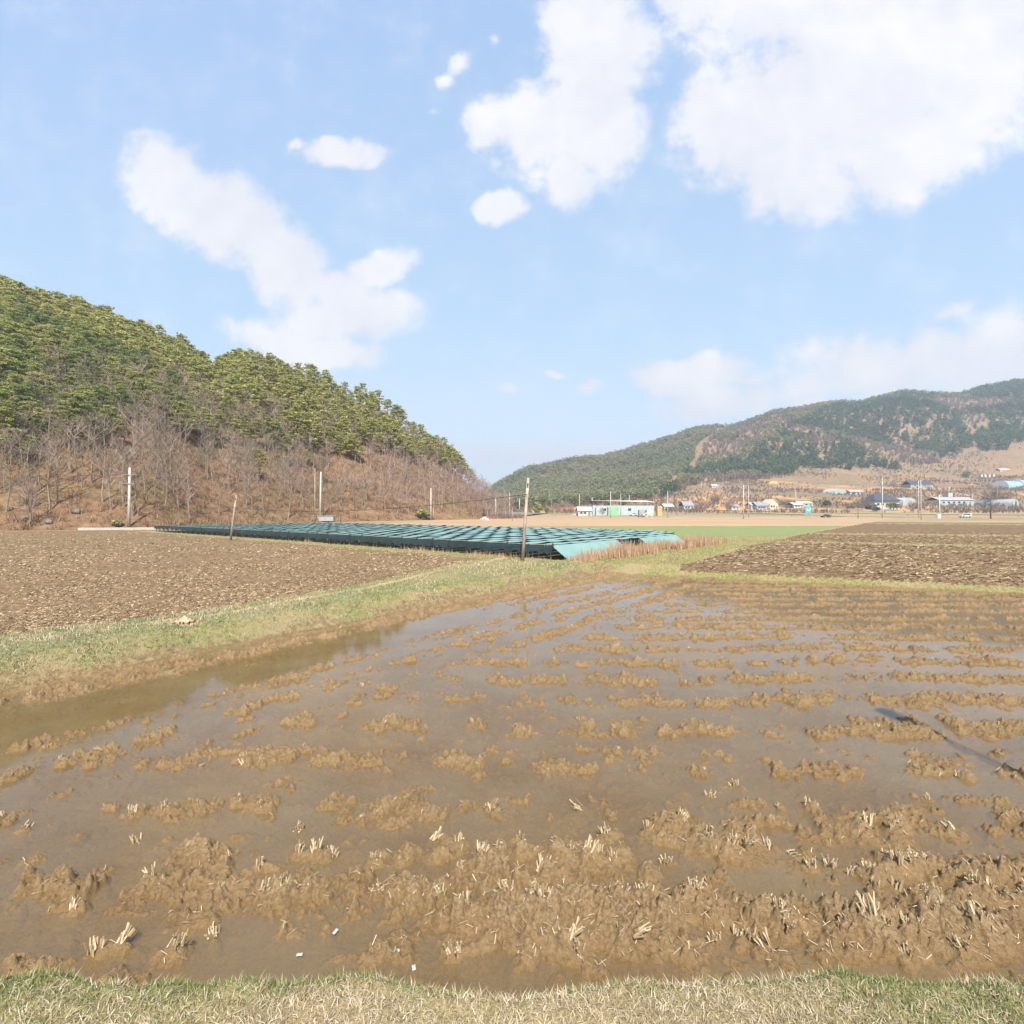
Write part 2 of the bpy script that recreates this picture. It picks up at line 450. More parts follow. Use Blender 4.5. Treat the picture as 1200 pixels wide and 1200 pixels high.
# ------------------------------------------------------------------ ground materials
M = {}
def mk_ground():
    # wet mud
    m, nt = new_mat('mud'); v = pos(nt)
    n1 = noise(nt, v, 2.2, 5, .6); n2 = noise(nt, v, 38, 4, .65); n3 = noise(nt, v, 150, 3, .6)
    c = ramp(nt, n1, [(.28, (.168, .100, .038)), (.5, (.230, .144, .062)), (.72, (.290, .194, .097))])
    c = mixc(nt, .45, c, ramp(nt, n2, [(.3, (.11, .067, .027)), (.62, (.34, .235, .125))]))
    sz = nd(nt, 'ShaderNodeSeparateXYZ', {0: v}).outputs[2]
    wet = nd(nt, 'ShaderNodeMapRange', {0: sz, 1: -.02, 2: .03, 3: 0., 4: 1.}).outputs[0]      # soaked up to the waterline
    c = mixc(nt, wet, mixc(nt, 1.0, c, (.78, .70, .52), 'MULTIPLY'), c)
    rg = nd(nt, 'ShaderNodeMapRange', {0: wet, 1: 0., 2: 1., 3: .38, 4: .85}).outputs[0]
    hb = nd(nt, 'ShaderNodeMath', {0: n2, 1: n3}, operation='ADD').outputs[0]
    dr = nd(nt, 'ShaderNodeMapRange', {0: sz, 1: .045, 2: .10, 3: 0., 4: .45}).outputs[0]      # crusts drying on the tops
    c = mixc(nt, nd(nt, 'ShaderNodeMath', {0: dr, 1: ramp(nt, n2, [(.4, (0, 0, 0)), (.6, (1, 1, 1))])}, operation='MULTIPLY').outputs[0], c, (.40, .295, .18))
    p = finish(nt, c, .8, .3, hb, .018, 1.0); nt.links.new(rg, p.inputs['Roughness'])
    M['mud'] = m
    # grassy earth of the banks
    m, nt = new_mat('bank_turf'); v = pos(nt)
    n1 = noise(nt, v, .55, 4, .6); n2 = noise(nt, v, 9, 5, .65); n3 = noise(nt, v, 60, 3, .6)
    g = ramp(nt, n2, [(.3, (.10, .10, .035)), (.5, (.20, .185, .075)), (.7, (.31, .26, .13))])
    d = ramp(nt, n3, [(.3, (.20, .15, .075)), (.7, (.33, .265, .15))])
    c = mixc(nt, ramp(nt, n1, [(.42, (0, 0, 0)), (.62, (1, 1, 1))]), g, d)
    finish(nt, c, .95, .1, n3, .03, .8); M['bank'] = m
    m, nt = new_mat('muddy_bank_foot'); v = pos(nt)
    n2 = noise(nt, v, 9, 5, .65); n3 = noise(nt, v, 50, 3, .6)
    c = ramp(nt, n2, [(.32, (.125, .085, .04)), (.5, (.195, .14, .072)), (.68, (.27, .215, .115))])
    finish(nt, c, .8, .2, n3, .03, .8); M['ditch'] = m
    # left field: pale tilled soil full of straw
    m, nt = new_mat('tilled_soil'); v = pos(nt)
    n1 = noise(nt, v, .25, 4, .6); n2 = noise(nt, v, 5.5, 5, .7); n3 = noise(nt, v, 40, 3, .6)
    c = ramp(nt, n2, [(.33, (.085, .054, .027)), (.5, (.168, .113, .062)), (.66, (.29, .205, .12))])
    c = mixc(nt, .35, c, ramp(nt, n1, [(.35, (.15, .10, .055)), (.65, (.24, .165, .095))]))
    finish(nt, c, .95, .1, n3, .04, .8); M['lfield'] = m
    # right field: darker furrows
    m, nt = new_mat('furrow_soil'); v = pos(nt)
    n1 = noise(nt, v, .18, 4, .6); n2 = noise(nt, pos(nt, (.45, 1.3, 1)), 4.2, 5, .75); n3 = noise(nt, v, 40, 3, .6)
    c = ramp(nt, n2, [(.35, (.07, .043, .022)), (.5, (.16, .103, .056)), (.64, (.32, .228, .135))])
    c = mixc(nt, .3, c, ramp(nt, n1, [(.35, (.095, .063, .038)), (.65, (.165, .115, .072))]))
    finish(nt, c, .95, .1, n3, .04, .8); M['rfield'] = m
    M['bed'] = simple('plot_soil', (.085, .065, .04), .35, 2.0, .95, .1, .03)
    m, nt = new_mat('young_crop'); v = pos(nt)
    n2 = noise(nt, pos(nt, (.3, 1, 1)), .9, 5, .65); n3 = noise(nt, v, 6, 4, .7)
    c = mixc(nt, .5, ramp(nt, n2, [(.3, (.13, .165, .06)), (.7, (.235, .245, .115))]), ramp(nt, n3, [(.3, (.11, .155, .045)), (.7, (.24, .255, .11))]))
    finish(nt, c, .9, .1); M['crop'] = m
    m, nt = new_mat('bare_tan_field'); v = pos(nt)
    n2 = noise(nt, pos(nt, (.12, 1, 1)), .16, 5, .65); n3 = noise(nt, v, 2.5, 4, .7)
    c = mixc(nt, .4, ramp(nt, n2, [(.36, (.22, .14, .085)), (.48, (.35, .235, .145)), (.7, (.40, .29, .175))]), ramp(nt, n3, [(.3, (.28, .18, .11)), (.7, (.42, .31, .195))]))
    finish(nt, c, .95, .1); M['tan'] = m
    m, nt = new_mat('dry_ground'); v = pos(nt)
    n2 = noise(nt, pos(nt, (.25, 1, 1)), .10, 5, .65); n3 = noise(nt, v, 1.2, 4, .7)
    c = mixc(nt, .45, ramp(nt, n2, [(.35, (.20, .125, .075)), (.5, (.31, .235, .125)), (.65, (.38, .30, .16))]), ramp(nt, n3, [(.3, (.15, .11, .06)), (.7, (.38, .29, .18))]))
    finish(nt, c, .95, .1); M['dry'] = m
    # leaf litter on the near hill
    m, nt = new_mat('leaf_litter'); v = pos(nt)
    n1 = noise(nt, v, .06, 4, .6); n2 = noise(nt, v, .45, 7, .75); n3 = noise(nt, v, 3, 4, .7)
    c = ramp(nt, n2, [(.34, (.075, .046, .028)), (.5, (.235, .140, .078)), (.66, (.37, .235, .14))])
    c = mixc(nt, .4, c, ramp(nt, n3, [(.35, (.08, .05, .028)), (.65, (.28, .175, .10))]))
    c = mixc(nt, ramp(nt, n1, [(.5, (0, 0, 0)), (.7, (.6, .6, .6))]), c, (.19, .155, .065))
    finish(nt, c, .95, .1, n2, .8, 1.0); M['litter'] = m
    # far hill: brown scrub, olive scrub, ochre cuts
    m, nt = new_mat('hill_scrub'); v = pos(nt)
    n1 = noise(nt, v, .011, 4, .6); n2 = noise(nt, v, .07, 5, .7); n3 = noise(nt, v, .5, 4, .7)
    c = ramp(nt, n1, [(.36, (.155, .14, .07)), (.5, (.215, .14, .085)), (.66, (.28, .165, .10))])
    c = mixc(nt, .5, c, ramp(nt, n2, [(.3, (.095, .085, .042)), (.5, (.19, .135, .075)), (.68, (.32, .20, .11))]))
    c = mixc(nt, .45, c, ramp(nt, n3, [(.36, (.07, .05, .032)), (.64, (.34, .24, .15))]))
    sx = nd(nt, 'ShaderNodeSeparateXYZ', {0: v})
    low = nd(nt, 'ShaderNodeMapRange', {0: sx.outputs[2], 1: 48., 2: 16., 3: 0., 4: 1.}).outputs[0]
    cut = nd(nt, 'ShaderNodeMath', {0: low, 1: ramp(nt, noise(nt, pos(nt, (.5, .5, 2.2)), .035, 4, .6), [(.50, (0, 0, 0)), (.57, (1, 1, 1))])}, operation='MULTIPLY').outputs[0]
    c = mixc(nt, cut, c, (.44, .25, .115))
    finish(nt, c, .95, .1, n3, .8, .8); M['scrub'] = m
mk_ground()
RMAT = {R_MUD: ('paddy_mud', 'mud'), R_BANK: ('grass_bank', 'bank'), R_LFIELD: ('tilled_field', 'lfield'), R_RFIELD: ('furrowed_field', 'rfield'),
        R_BED: ('plot_ground', 'bed'), R_CROP: ('crop_field', 'crop'), R_TAN: ('tan_field', 'tan'), R_DRY: ('dry_ground', 'dry'),
        R_LHILL: ('wooded_hill', 'litter'), R_RHILL: ('far_hill', 'scrub'), R_DITCH: ('bank_foot', 'ditch'), R_PATH: ('footpath', 'dry')}

def land_grid(rs, ys, plain=False):
    Rg, Yg = np.meshgrid(rs, ys)
    X = Rg if plain else Rg * Yg
    z, _ = land(X.ravel(), Yg.ravel())
    P = np.stack([X.ravel(), Yg.ravel(), z], 1)
    n, k = len(ys), len(rs)
    i = np.arange(n * k).reshape(n, k)
    q = np.stack([i[:-1, :-1].ravel(), i[:-1, 1:].ravel(), i[1:, 1:].ravel(), i[1:, :-1].ravel()], 1)
    cen = P[q].mean(1)
    _, reg = land(cen[:, 0], cen[:, 1], False)
    if plain:       # only what the fan-shaped grid leaves out
        reg = np.where((np.abs(cen[:, 0] / np.maximum(cen[:, 1], .1)) < 1.235) & (cen[:, 1] > 1.93), -1, reg)
    for rid in np.unique(reg[reg >= 0]):
        sel = q[reg == rid]
        used, inv = np.unique(sel, return_inverse=True)
        nm, mt = RMAT[int(rid)]
        me = np_mesh(nm, P[used], inv.reshape(-1, 4), smooth=True)
        o = link(nm, me, M[mt]); tag(o, kind='structure')

# near land: rows evenly spaced in the picture so the clods keep their detail
inv_y = np.linspace(1 / 1.9, 1 / 62.0, 760)
ys_n = 1 / inv_y
ys_n = np.unique(np.concatenate([ys_n, np.geomspace(4, 62, 420)]))
rs_n = np.linspace(-1.25, 1.25, 1250)
land_grid(rs_n, ys_n)
ys_f = np.unique(np.concatenate([np.geomspace(62, 262, 230), np.geomspace(262, 1600, 170)]))
land_grid(np.linspace(-2.2, 1.9, 560), ys_f)
# the same land to either side of the view and up to the road behind the viewpoint
land_grid(np.concatenate([np.arange(-120, -46, 1.), np.arange(-46, 46.1, .16), np.arange(47, 110, 1.)]), np.concatenate([np.arange(-.9, 12, .16), np.arange(12, 61, .5), [62.]]), True)
mb = MB(); mb.box((0, -4.1, .14), (200, 6.6, .40)); o = mb.build('road', simple('asphalt', (.055, .055, .057), .2, 4, .9, .2, .01)); tag(o, kind='structure')
mb = MB(); mb.box((0, 0, -2.0), (5600, 5600, .6)); o = mb.build('ground', M['dry']); tag(o, kind='structure')

# ------------------------------------------------------------------ water
m, nt = new_mat('muddy_water'); v = pos(nt)
n1 = noise(nt, v, .8, 3, .5); n2 = noise(nt, pos(nt, (1, 1.6, 1)), 9.0, 3, .55)
b = nd(nt, 'ShaderNodeBump', {'Height': n2, 'Distance': .004, 'Strength': .12})
fr = nd(nt, 'ShaderNodeFresnel', {'IOR': 1.33, 'Normal': b.outputs[0]})
gl = nd(nt, 'ShaderNodeBsdfGlossy', {'Color': (1, 1, 1, 1), 'Roughness': .035, 'Normal': b.outputs[0]})
tr = nd(nt, 'ShaderNodeBsdfTransparent', {'Color': (.97, .92, .72, 1)})
df = nd(nt, 'ShaderNodeBsdfDiffuse', {'Color': (.248, .197, .122, 1)})
mk = nd(nt, 'ShaderNodeMapRange', {0: n1, 1: .3, 2: .7, 3: .14, 4: .38})
s1 = nd(nt, 'ShaderNodeMixShader', {0: mk.outputs[0], 1: tr.outputs[0], 2: df.outputs[0]})
s2 = nd(nt, 'ShaderNodeMixShader', {0: fr.outputs[0], 1: s1.outputs[0], 2: gl.outputs[0]})
nd(nt, 'ShaderNodeOutputMaterial', {'Surface': s2.outputs[0]})
M['water'] = m
mb = MB()
mb.poly([(-12.3, 2.4, 0), (35, 2.4, 0), (35, 8.9, 0), (3.8, 22.9, 0), (3.2, 22.7, 0), (-8.1, 7.95, 0)])
o = mb.build('paddy_water', m); tag(o, kind='structure')
# ------------------------------------------------------------------ blades, straw, reeds
def blades(name, P, h, w, lean, mat, segs=2, kind='stuff', flat=0.0):
    """P (n,3) roots; h, w, lean arrays: one bent tapering blade per root"""
    n = len(P); a = RNG.uniform(0, 2 * math.pi, n); la = RNG.uniform(0, 2 * math.pi, n)
    side = np.stack([np.cos(a), np.sin(a), np.zeros(n)], 1) * (w / 2)[:, None]
    ld = np.stack([np.cos(la), np.sin(la), np.zeros(n)], 1)
    vs = []
    ts = np.linspace(0, 1, segs + 1)
    for t in ts[:-1]:
        c = P + ld * (lean * h * t ** 1.7)[:, None]; c = c.copy(); c[:, 2] += h * t * (1 - .35 * lean * t)
        k = (1 - .55 * t)
        vs += [c - side * k, c + side * k]
    c = P + ld * (lean * h)[:, None]; c[:, 2] += h * np.maximum(.12, 1 - .45 * lean)
    vs.append(c)
    m = len(vs); W = np.stack(vs, 1).reshape(-1, 3)
    o = np.arange(n)[:, None] * m
    quads = [o + np.array([[2 * i, 2 * i + 1, 2 * i + 3, 2 * i + 2]]) for i in range(segs - 1)]
    tri = o + np.array([[2 * segs - 2, 2 * segs - 1, 2 * segs]])
    fs = ([np.concatenate(quads)] if quads else []) + [tri]
    ob = link(name, np_mesh(name, W, fs), mat); tag(ob, kind=kind)
    return ob

def scatter(n, x0, x1, y0, y1, power=1.0):
    """random points, denser close to the viewpoint"""
    u = RNG.uniform(0, 1, n)
    if power == 0: y = y0 + (y1 - y0) * u
    else: y = (y0 ** -power + u * (y1 ** -power - y0 ** -power)) ** (-1 / power)
    x = RNG.uniform(x0, x1, n) if x0 is not None else y * RNG.uniform(-1.2, 1.2, n)
    return x, y

M['dry_blade'] = island_mat('dry_grass_blade', [(0, (.25, .18, .10)), (.35, (.42, .33, .21)), (.75, (.56, .47, .33)), (1, (.66, .58, .45))], transl=.25)
M['green_blade'] = island_mat('green_grass_blade', [(0, (.10, .135, .04)), (.5, (.205, .255, .085)), (.8, (.32, .345, .15)), (.9, (.46, .42, .25)), (1, (.55, .47, .31))], transl=.3)
M['levee_blade'] = island_mat('bank_grass_blade', [(0, (.13, .15, .05)), (.4, (.25, .27, .10)), (.7, (.38, .36, .17)), (1, (.52, .45, .27))], transl=.3)
M['mint_blade'] = island_mat('wormwood_leaf', [(0, (.13, .19, .085)), (.5, (.23, .31, .16)), (1, (.34, .40, .24))], transl=.3)
M['yellow_blade'] = island_mat('yellow_green_blade', [(0, (.19, .21, .045)), (.5, (.34, .35, .09)), (1, (.48, .45, .18))], transl=.3)
M['straw'] = island_mat('straw', [(0, (.25, .175, .095)), (.5, (.46, .355, .22)), (1, (.64, .53, .37))], transl=.1)
M['field_straw'] = island_mat('field_straw', [(0, (.16, .11, .06)), (.6, (.31, .225, .135)), (1, (.48, .375, .24))], transl=.1)
M['reed'] = island_mat('dry_reed', [(0, (.30, .17, .10)), (.5, (.48, .31, .19)), (1, (.62, .46, .31))], transl=.25)

def with_ground(x, y):
    z, r = land(x, y); return np.stack([x, y, z - .01], 1), r

# roadside verge in front
x, y = scatter(95000, -3.4, 3.4, 2.0, 2.9, 0)
P, r = with_ground(x, y)
k = (d_road(x, y) < -.03)
P = P[k]; dr = d_road(P[:, 0], P[:, 1])
gm = fbm(P[:, 0] * 1.1 + 3, P[:, 1] * 1.6, 140, 3) + .10 * sstep(-1.2, 1.5, P[:, 0]) + .40 * sstep(-.52, -.16, dr) - .16
isg = gm + RNG.uniform(-.22, .22, len(P)) > .68
D = P[~isg]; n = len(D)
dd = d_road(D[:, 0], D[:, 1])
blades('dry_grass', D, RNG.uniform(.02, .06, n) * np.where(dd > -.12, .6, 1), RNG.uniform(.003, .0065, n), RNG.uniform(.3, 1.5, n), M['dry_blade'], 2)
G = P[isg]; n = len(G)
blades('green_grass', G, RNG.uniform(.02, .06, n) * (.6 + .8 * fbm(G[:, 0] * 4, G[:, 1] * 4, 141, 2)), RNG.uniform(.003, .006, n), RNG.uniform(.1, .9, n), M['green_blade'], 2)

# banks: short turf, paler dry blades, grey-green wormwood
x, y = scatter(330000, None, None, 5.5, 60, 1.15)
P, r = with_ground(x, y)
k = (r == R_BANK) | ((r == R_DITCH) & (RNG.uniform(0, 1, len(x)) < .12))
P = P[k]; x, y = P[:, 0], P[:, 1]
dv = d_levee(x, y)
n1 = fbm(x * .55, y * .55, 37, 4) + RNG.uniform(-.11, .11, len(x)); mint = fbm(x * .8 + 5, y * .8, 143, 3) + RNG.uniform(-.08, .08, len(x))
left = (x < .25 * y - 4) & (y < 20)
ism = left & (mint > .46); yel = (tu(x, y) < -2.4) & (fv(x, y) > -1) & (n1 > .36) | ((fv(x, y) > -1.6) & (n1 > .45))
dry = ~ism & ~yel & (n1 > .53)
grn = ~ism & ~yel & ~dry
sc = np.clip(y / 12, .8, 2.6)
for nm, q, mt, h0, h1 in (('wormwood_cover', ism, 'mint_blade', .03, .08), ('yellow_grass', yel, 'yellow_blade', .05, .13), ('dry_bank_grass', dry, 'dry_blade', .04, .15), ('bank_grass', grn, 'levee_blade', .03, .10)):
    n = int(q.sum())
    blades(nm, P[q], RNG.uniform(h0, h1, n) * (.8 + .25 * sc[q]), RNG.uniform(.008, .016, n) * sc[q], RNG.uniform(.2, 1.1, n), M[mt], 2 if nm != 'bank_grass' else 2)
# denser, tussocky cover of the left bank itself
n = 120000
yy = (6.0 ** -.9 + RNG.uniform(0, 1, n) * (26 ** -.9 - 6.0 ** -.9)) ** (-1 / .9)
off = RNG.uniform(-4.6, -.05, n)
xx = -7.7 + (yy - 7.7) * .612 / .791 + off / .791
tus = fbm(xx * 2.2, yy * 2.2, 151, 3); bare = fbm(xx * .9, yy * .9, 152, 3)
k = (RNG.uniform(0, 1, n) < .12 + 1.6 * np.clip(tus - .38, 0, 1) * 2) & (bare > .36)
P, r = with_ground(xx[k], yy[k]); ok = (r == R_BANK) | (r == R_DITCH) & (RNG.uniform(0, 1, len(r)) < .5)
P = P[ok]; tus = tus[k][ok]; x, y = P[:, 0], P[:, 1]
sc = np.clip(y / 11, .8, 2.0)
sel = fbm(x * .7 + 2, y * .7, 153, 3) + RNG.uniform(-.10, .10, len(x))
for nm, q, mt in (('wormwood_cover', sel > .52, 'mint_blade'), ('bank_grass', (sel <= .50) & (sel > .38), 'levee_blade'), ('dry_bank_grass', sel <= .38, 'dry_blade')):
    n = int(q.sum()); blades(nm, P[q], RNG.uniform(.02, .07, n) * (.5 + tus[q] * 1.1), RNG.uniform(.009, .018, n) * sc[q], RNG.uniform(.2, 1.2, n), M[mt], 2)
# brighter tufts along the wet foot of the left bank
x = RNG.uniform(-12, 4, 9000); s_ = RNG.uniform(0, 1, 9000)
yy = 7.7 + (x + 7.7) / .612 * .791
off = RNG.normal(-.75, .28, 9000)
x2 = x + off * .791; y2 = yy - off * .612
cl = fbm(x2 * 1.2, y2 * 1.2, 150, 3)
k = (cl > .52) & (y2 > 5.6)
P, r = with_ground(x2[k], y2[k]); n = len(P)
blades('fresh_grass', P, RNG.uniform(.04, .12, n), RNG.uniform(.008, .016, n), RNG.uniform(.2, .9, n), M['green_blade'], 2)

# reeds beside the nets
n = 5500
t = RNG.uniform(-2.3, -.55, n); f = RNG.uniform(-.3, 20, n)
k = fbm(t * .9, f * .5, 160, 3) + .12 * (1 - np.abs(t + 1.4)) > .40
t, f = t[k], f[k]
x = A[0] + U[0] * t + V[0] * f; y = A[1] + U[1] * t + V[1] * f
P, r = with_ground(x, y); n = len(P)
hh = 1.02 * (.35 + .45 * fbm(x * .7, y * .7, 161, 3) * 2) * RNG.uniform(.5, 1.05, n) * np.interp(f, [0, 2.5, 16, 20], [.45, .95, 1, .45])
blades('dry_reeds', P, hh, RNG.uniform(.014, .035, n), RNG.uniform(.05, .35, n), M['reed'], 2)
# some dry weeds along the front of the plot and by the pole
n = 1500
t = RNG.uniform(-1, 24, n); f = RNG.normal(-.75, .3, n)
k = fbm(t * .5, f, 163, 3) > .52
x = A[0] + U[0] * t + V[0] * f; y = A[1] + U[1] * t + V[1] * f
P, r = with_ground(x[k], y[k]); n = len(P)
blades('dry_weeds', P, RNG.uniform(.1, .38, n), RNG.uniform(.012, .028, n), RNG.uniform(.1, .5, n), M['reed'], 2)

# straw lying on the ploughed land
def litter(name, reg_id, n, y0, y1, l0, l1, w, seed, thr):
    x, y = scatter(n, None, None, y0, y1, .9)
    P, r = with_ground(x, y)
    k = (r == reg_id) & (fbm(x * .5, y * .5, seed, 3) + RNG.uniform(-.22, .22, n) > thr)
    P = P[k]; n = len(P); y = P[:, 1]
    a = RNG.uniform(0, math.pi, n) if reg_id != R_RFIELD else RNG.normal(-.42, .7, n)
    sc = np.clip(y / 14, .8, 2.2)
    L = RNG.uniform(l0, l1, n) * sc; W = w * RNG.uniform(.6, 1.5, n) * sc
    d = np.stack([np.cos(a), np.sin(a), RNG.uniform(-.1, .45, n)], 1) * (L / 2)[:, None]
    s = np.stack([-np.sin(a), np.cos(a), RNG.uniform(-.9, .9, n)], 1) * (W / 2)[:, None]
    c = P + np.array([0, 0, .025]); 
    V_ = np.stack([c - d - s, c + d - s * .7, c + d + s * .7, c - d + s], 1).reshape(-1, 3)
    ob = link(name, np_mesh(name, V_, np.arange(4 * n).reshape(-1, 4)), M['field_straw']); tag(ob, kind='stuff')
litter('straw_litter', R_LFIELD, 170000, 9, 60, .02, .075, .022, 170, .48)
litter('straw_litter', R_RFIELD, 110000, 17, 60, .04, .15, .02, 171, .48)
# chopped straw strewn over the mud
x, y = scatter(5200, None, None, 3.0, 17, 1.2)
P, r = with_ground(x, y)
k = (r == R_MUD) & (P[:, 2] > .005)
P = P[k]; n = len(P)
a = RNG.uniform(0, math.pi, n); L = RNG.uniform(.012, .06, n); W = RNG.uniform(.002, .005, n)
d = np.stack([np.cos(a), np.sin(a), RNG.uniform(-.1, .5, n)], 1) * (L / 2)[:, None]
s = np.stack([-np.sin(a), np.cos(a), 0 * a], 1) * (W / 2)[:, None]
c = P + np.array([0, 0, .02])
ob = link('chopped_straw', np_mesh('chopped_straw', np.stack([c - d - s, c + d - s, c + d + s, c - d + s], 1).reshape(-1, 3), np.arange(4 * n).reshape(-1, 4)), M['straw']); tag(ob, kind='stuff')

# ------------------------------------------------------------------ rice stubble tufts
def tuft_mesh(k):
    rr = random.Random(300 + k); mb = MB()
    n = rr.randint(9, 17); flat = k in (2, 5)
    for i in range(n):
        a = rr.uniform(0, 6.283); r0 = rr.uniform(.0, .036)
        sp = rr.uniform(.03, .36) if not flat else rr.uniform(.6, 1.6)
        L = rr.uniform(.04, .085) if not flat else rr.uniform(.06, .12)
        b = Vector((r0 * math.cos(a), r0 * math.sin(a), -.03))
        a2 = a + rr.uniform(-.5, .5) if not flat else rr.uniform(-.7, .7) + k
        d = Vector((math.cos(a2) * sp, math.sin(a2) * sp, 1)).normalized()
        mid = b + d * L * .55
        end = b + d * L + Vector((rr.uniform(-.008, .008), rr.uniform(-.008, .008), 0))
        mb.tube([b, mid, end], [.0058, .0054, rr.uniform(.003, .0058)], 4)
        if rr.random() < .5:      # split leaf sheath
            q = mid + Vector((rr.uniform(-.012, .012), rr.uniform(-.012, .012), .02))
            mb.poly([mid + Vector((-.003, 0, 0)), mid + Vector((.003, .002, 0)), q])
    me = bpy.data.meshes.new('rice_stubble'); me.from_pydata(mb.v, [], mb.f); me.update()
    me.materials.append(M['straw']); return me
TM = [tuft_mesh(k) for k in range(8)]
far_t = []
for (tx, ty) in TUFT_XY: far_t.append((tx, ty, 1))
x, y = scatter(2600, None, None, 4.5, 15, .7)
z, r = land(x, y)
k = (r == R_MUD) & (z > .01) & (np.abs(x / y) < 1.0)
for a, b in list(zip(x[k], y[k]))[:130]: far_t.append((a, b, 0))
for i, (tx, ty, key) in enumerate(far_t):
    o = bpy.data.objects.new('rice_stubble', TM[random.choice((0, 1, 3, 4, 6, 7)) if random.random() < .8 else random.choice((2, 5))]); COL.objects.link(o)
    o.location = (tx, ty, max(gz(tx, ty), -.01)); o.rotation_euler = (random.uniform(-.25, .25), random.uniform(-.25, .25), random.uniform(0, 6.28))
    s = random.uniform(.95, 1.3) if key else random.uniform(.4, .75)
    o.scale = (s, s, s)
    tag(o, 'pale cut rice stubble tuft sticking up out of the muddy paddy', 'rice stubble', 'rice stubble tufts in the paddy')
# ------------------------------------------------------------------ trees
M['bark_pine'] = simple('pine_bark', (.20, .125, .085), .35, 2.0, .9, .1, .03)
M['bark_grey'] = simple('grey_bark', (.235, .19, .15), .3, 1.5, .9, .1, .02)
M['twig'] = island_mat('bare_twig', [(0, (.14, .105, .075)), (.5, (.235, .185, .135)), (1, (.36, .30, .235))], transl=0.0, per_obj=.3)
M['needle'] = island_mat('pine_needles', [(0, (.155, .18, .05)), (.45, (.305, .35, .095)), (.8, (.41, .44, .145)), (1, (.50, .50, .22))], transl=.45, per_obj=.25)
M['needle_dark'] = island_mat('dark_needles', [(0, (.05, .09, .045)), (.5, (.10, .155, .075)), (1, (.17, .225, .11))], transl=.35, patch=(.02, [(.35, (.055, .095, .05)), (.65, (.12, .165, .08))]))
M['needle_far'] = island_mat('mixed_far_foliage', [(0, (.15, .17, .085)), (.5, (.26, .275, .14)), (1, (.37, .36, .21))], transl=.4, patch=(.013, [(.36, (.16, .19, .09)), (.5, (.25, .25, .12)), (.64, (.32, .26, .16))]))
M['far_bare'] = island_mat('far_bare_wood', [(0, (.13, .095, .075)), (.5, (.215, .16, .125)), (1, (.31, .24, .19))], transl=.1, patch=(.02, [(.35, (.19, .125, .09)), (.65, (.22, .18, .15))]))
M['scrub_twig'] = island_mat('brush_twig', [(0, (.16, .095, .055)), (.5, (.29, .18, .105)), (1, (.42, .29, .175))], transl=.15)
M['willow'] = island_mat('willow_leaf', [(0, (.20, .21, .06)), (.5, (.32, .32, .11)), (1, (.42, .40, .18))], transl=.3)
M['rosy'] = island_mat('rosy_twig', [(0, (.27, .16, .12)), (.5, (.38, .25, .19)), (1, (.48, .35, .28))], transl=.1)

def cards(C, size, rng, tilt=1.0, aspect=1.6):
    """leaf-sized quads at points C"""
    n = len(C); a = rng.uniform(0, 6.283, n); e = rng.normal(0, .55 * tilt, n); g = rng.uniform(0, 6.283, n)
    d = np.stack([np.cos(a) * np.cos(e), np.sin(a) * np.cos(e), np.sin(e)], 1)
    b = np.cross(d, np.stack([np.sin(g) * .6 * tilt, np.cos(g) * .6 * tilt, np.ones(n)], 1)); b /= np.linalg.norm(b, axis=1)[:, None] + 1e-9
    s = (size * rng.uniform(.6, 1.4, n))[:, None]
    d = d * s * aspect / 2; b = b * s / 2
    V_ = np.stack([C - d * .9, C - b * .9 + d * .1, C + d, C + b + d * .15], 1).reshape(-1, 3)
    return V_, np.arange(4 * n).reshape(-1, 4)

def pine_proto(k, ncl, per, size):
    """layered, flat-topped red pine: returns trunk MB and crown arrays (height about 9 m)"""
    rng = np.random.default_rng(500 + k); H = 9.0
    mb = MB(); ph = rng.uniform(0, 6.28); amp = rng.uniform(.15, .5)
    def axis(z): return Vector((amp * math.sin(z * .5 + ph) * z / H, amp * math.cos(z * .43 + ph) * z / H, z))
    mb.tube([axis(z) for z in np.linspace(-.5, H * .93, 9)], list(np.linspace(.17, .03, 9)), 6)
    pts = []
    for i in range(ncl):
        q = (i + rng.uniform(0, .9)) / ncl
        z = H * (.36 + .62 * q)
        rad = 2.5 * (1 - .78 * q ** 1.6) * rng.uniform(.35, 1.1)
        a = i * 2.4 + rng.uniform(-.5, .5)
        c = axis(z * .93); p = Vector((c.x + rad * math.cos(a), c.y + rad * math.sin(a), z))
        mb.tube([axis(z * .86), (axis(z * .9) + p) / 2 + Vector((0, 0, -.05)), p], [.055, .04, .015], 4, caps=False)
        rx = rng.uniform(.7, 1.5) * (1.15 - .4 * q); rz = rng.uniform(.15, .33)
        g = rng.normal(0, 1, (per, 3)); g /= np.linalg.norm(g, axis=1)[:, None]
        g *= rng.uniform(.45, 1.0, per)[:, None] ** .6
        pts.append(np.array(p) + g * np.array([rx, rx, rz]))
    V_, Q = cards(np.concatenate(pts), size, rng, .75, 2.3)
    return mb, V_, Q

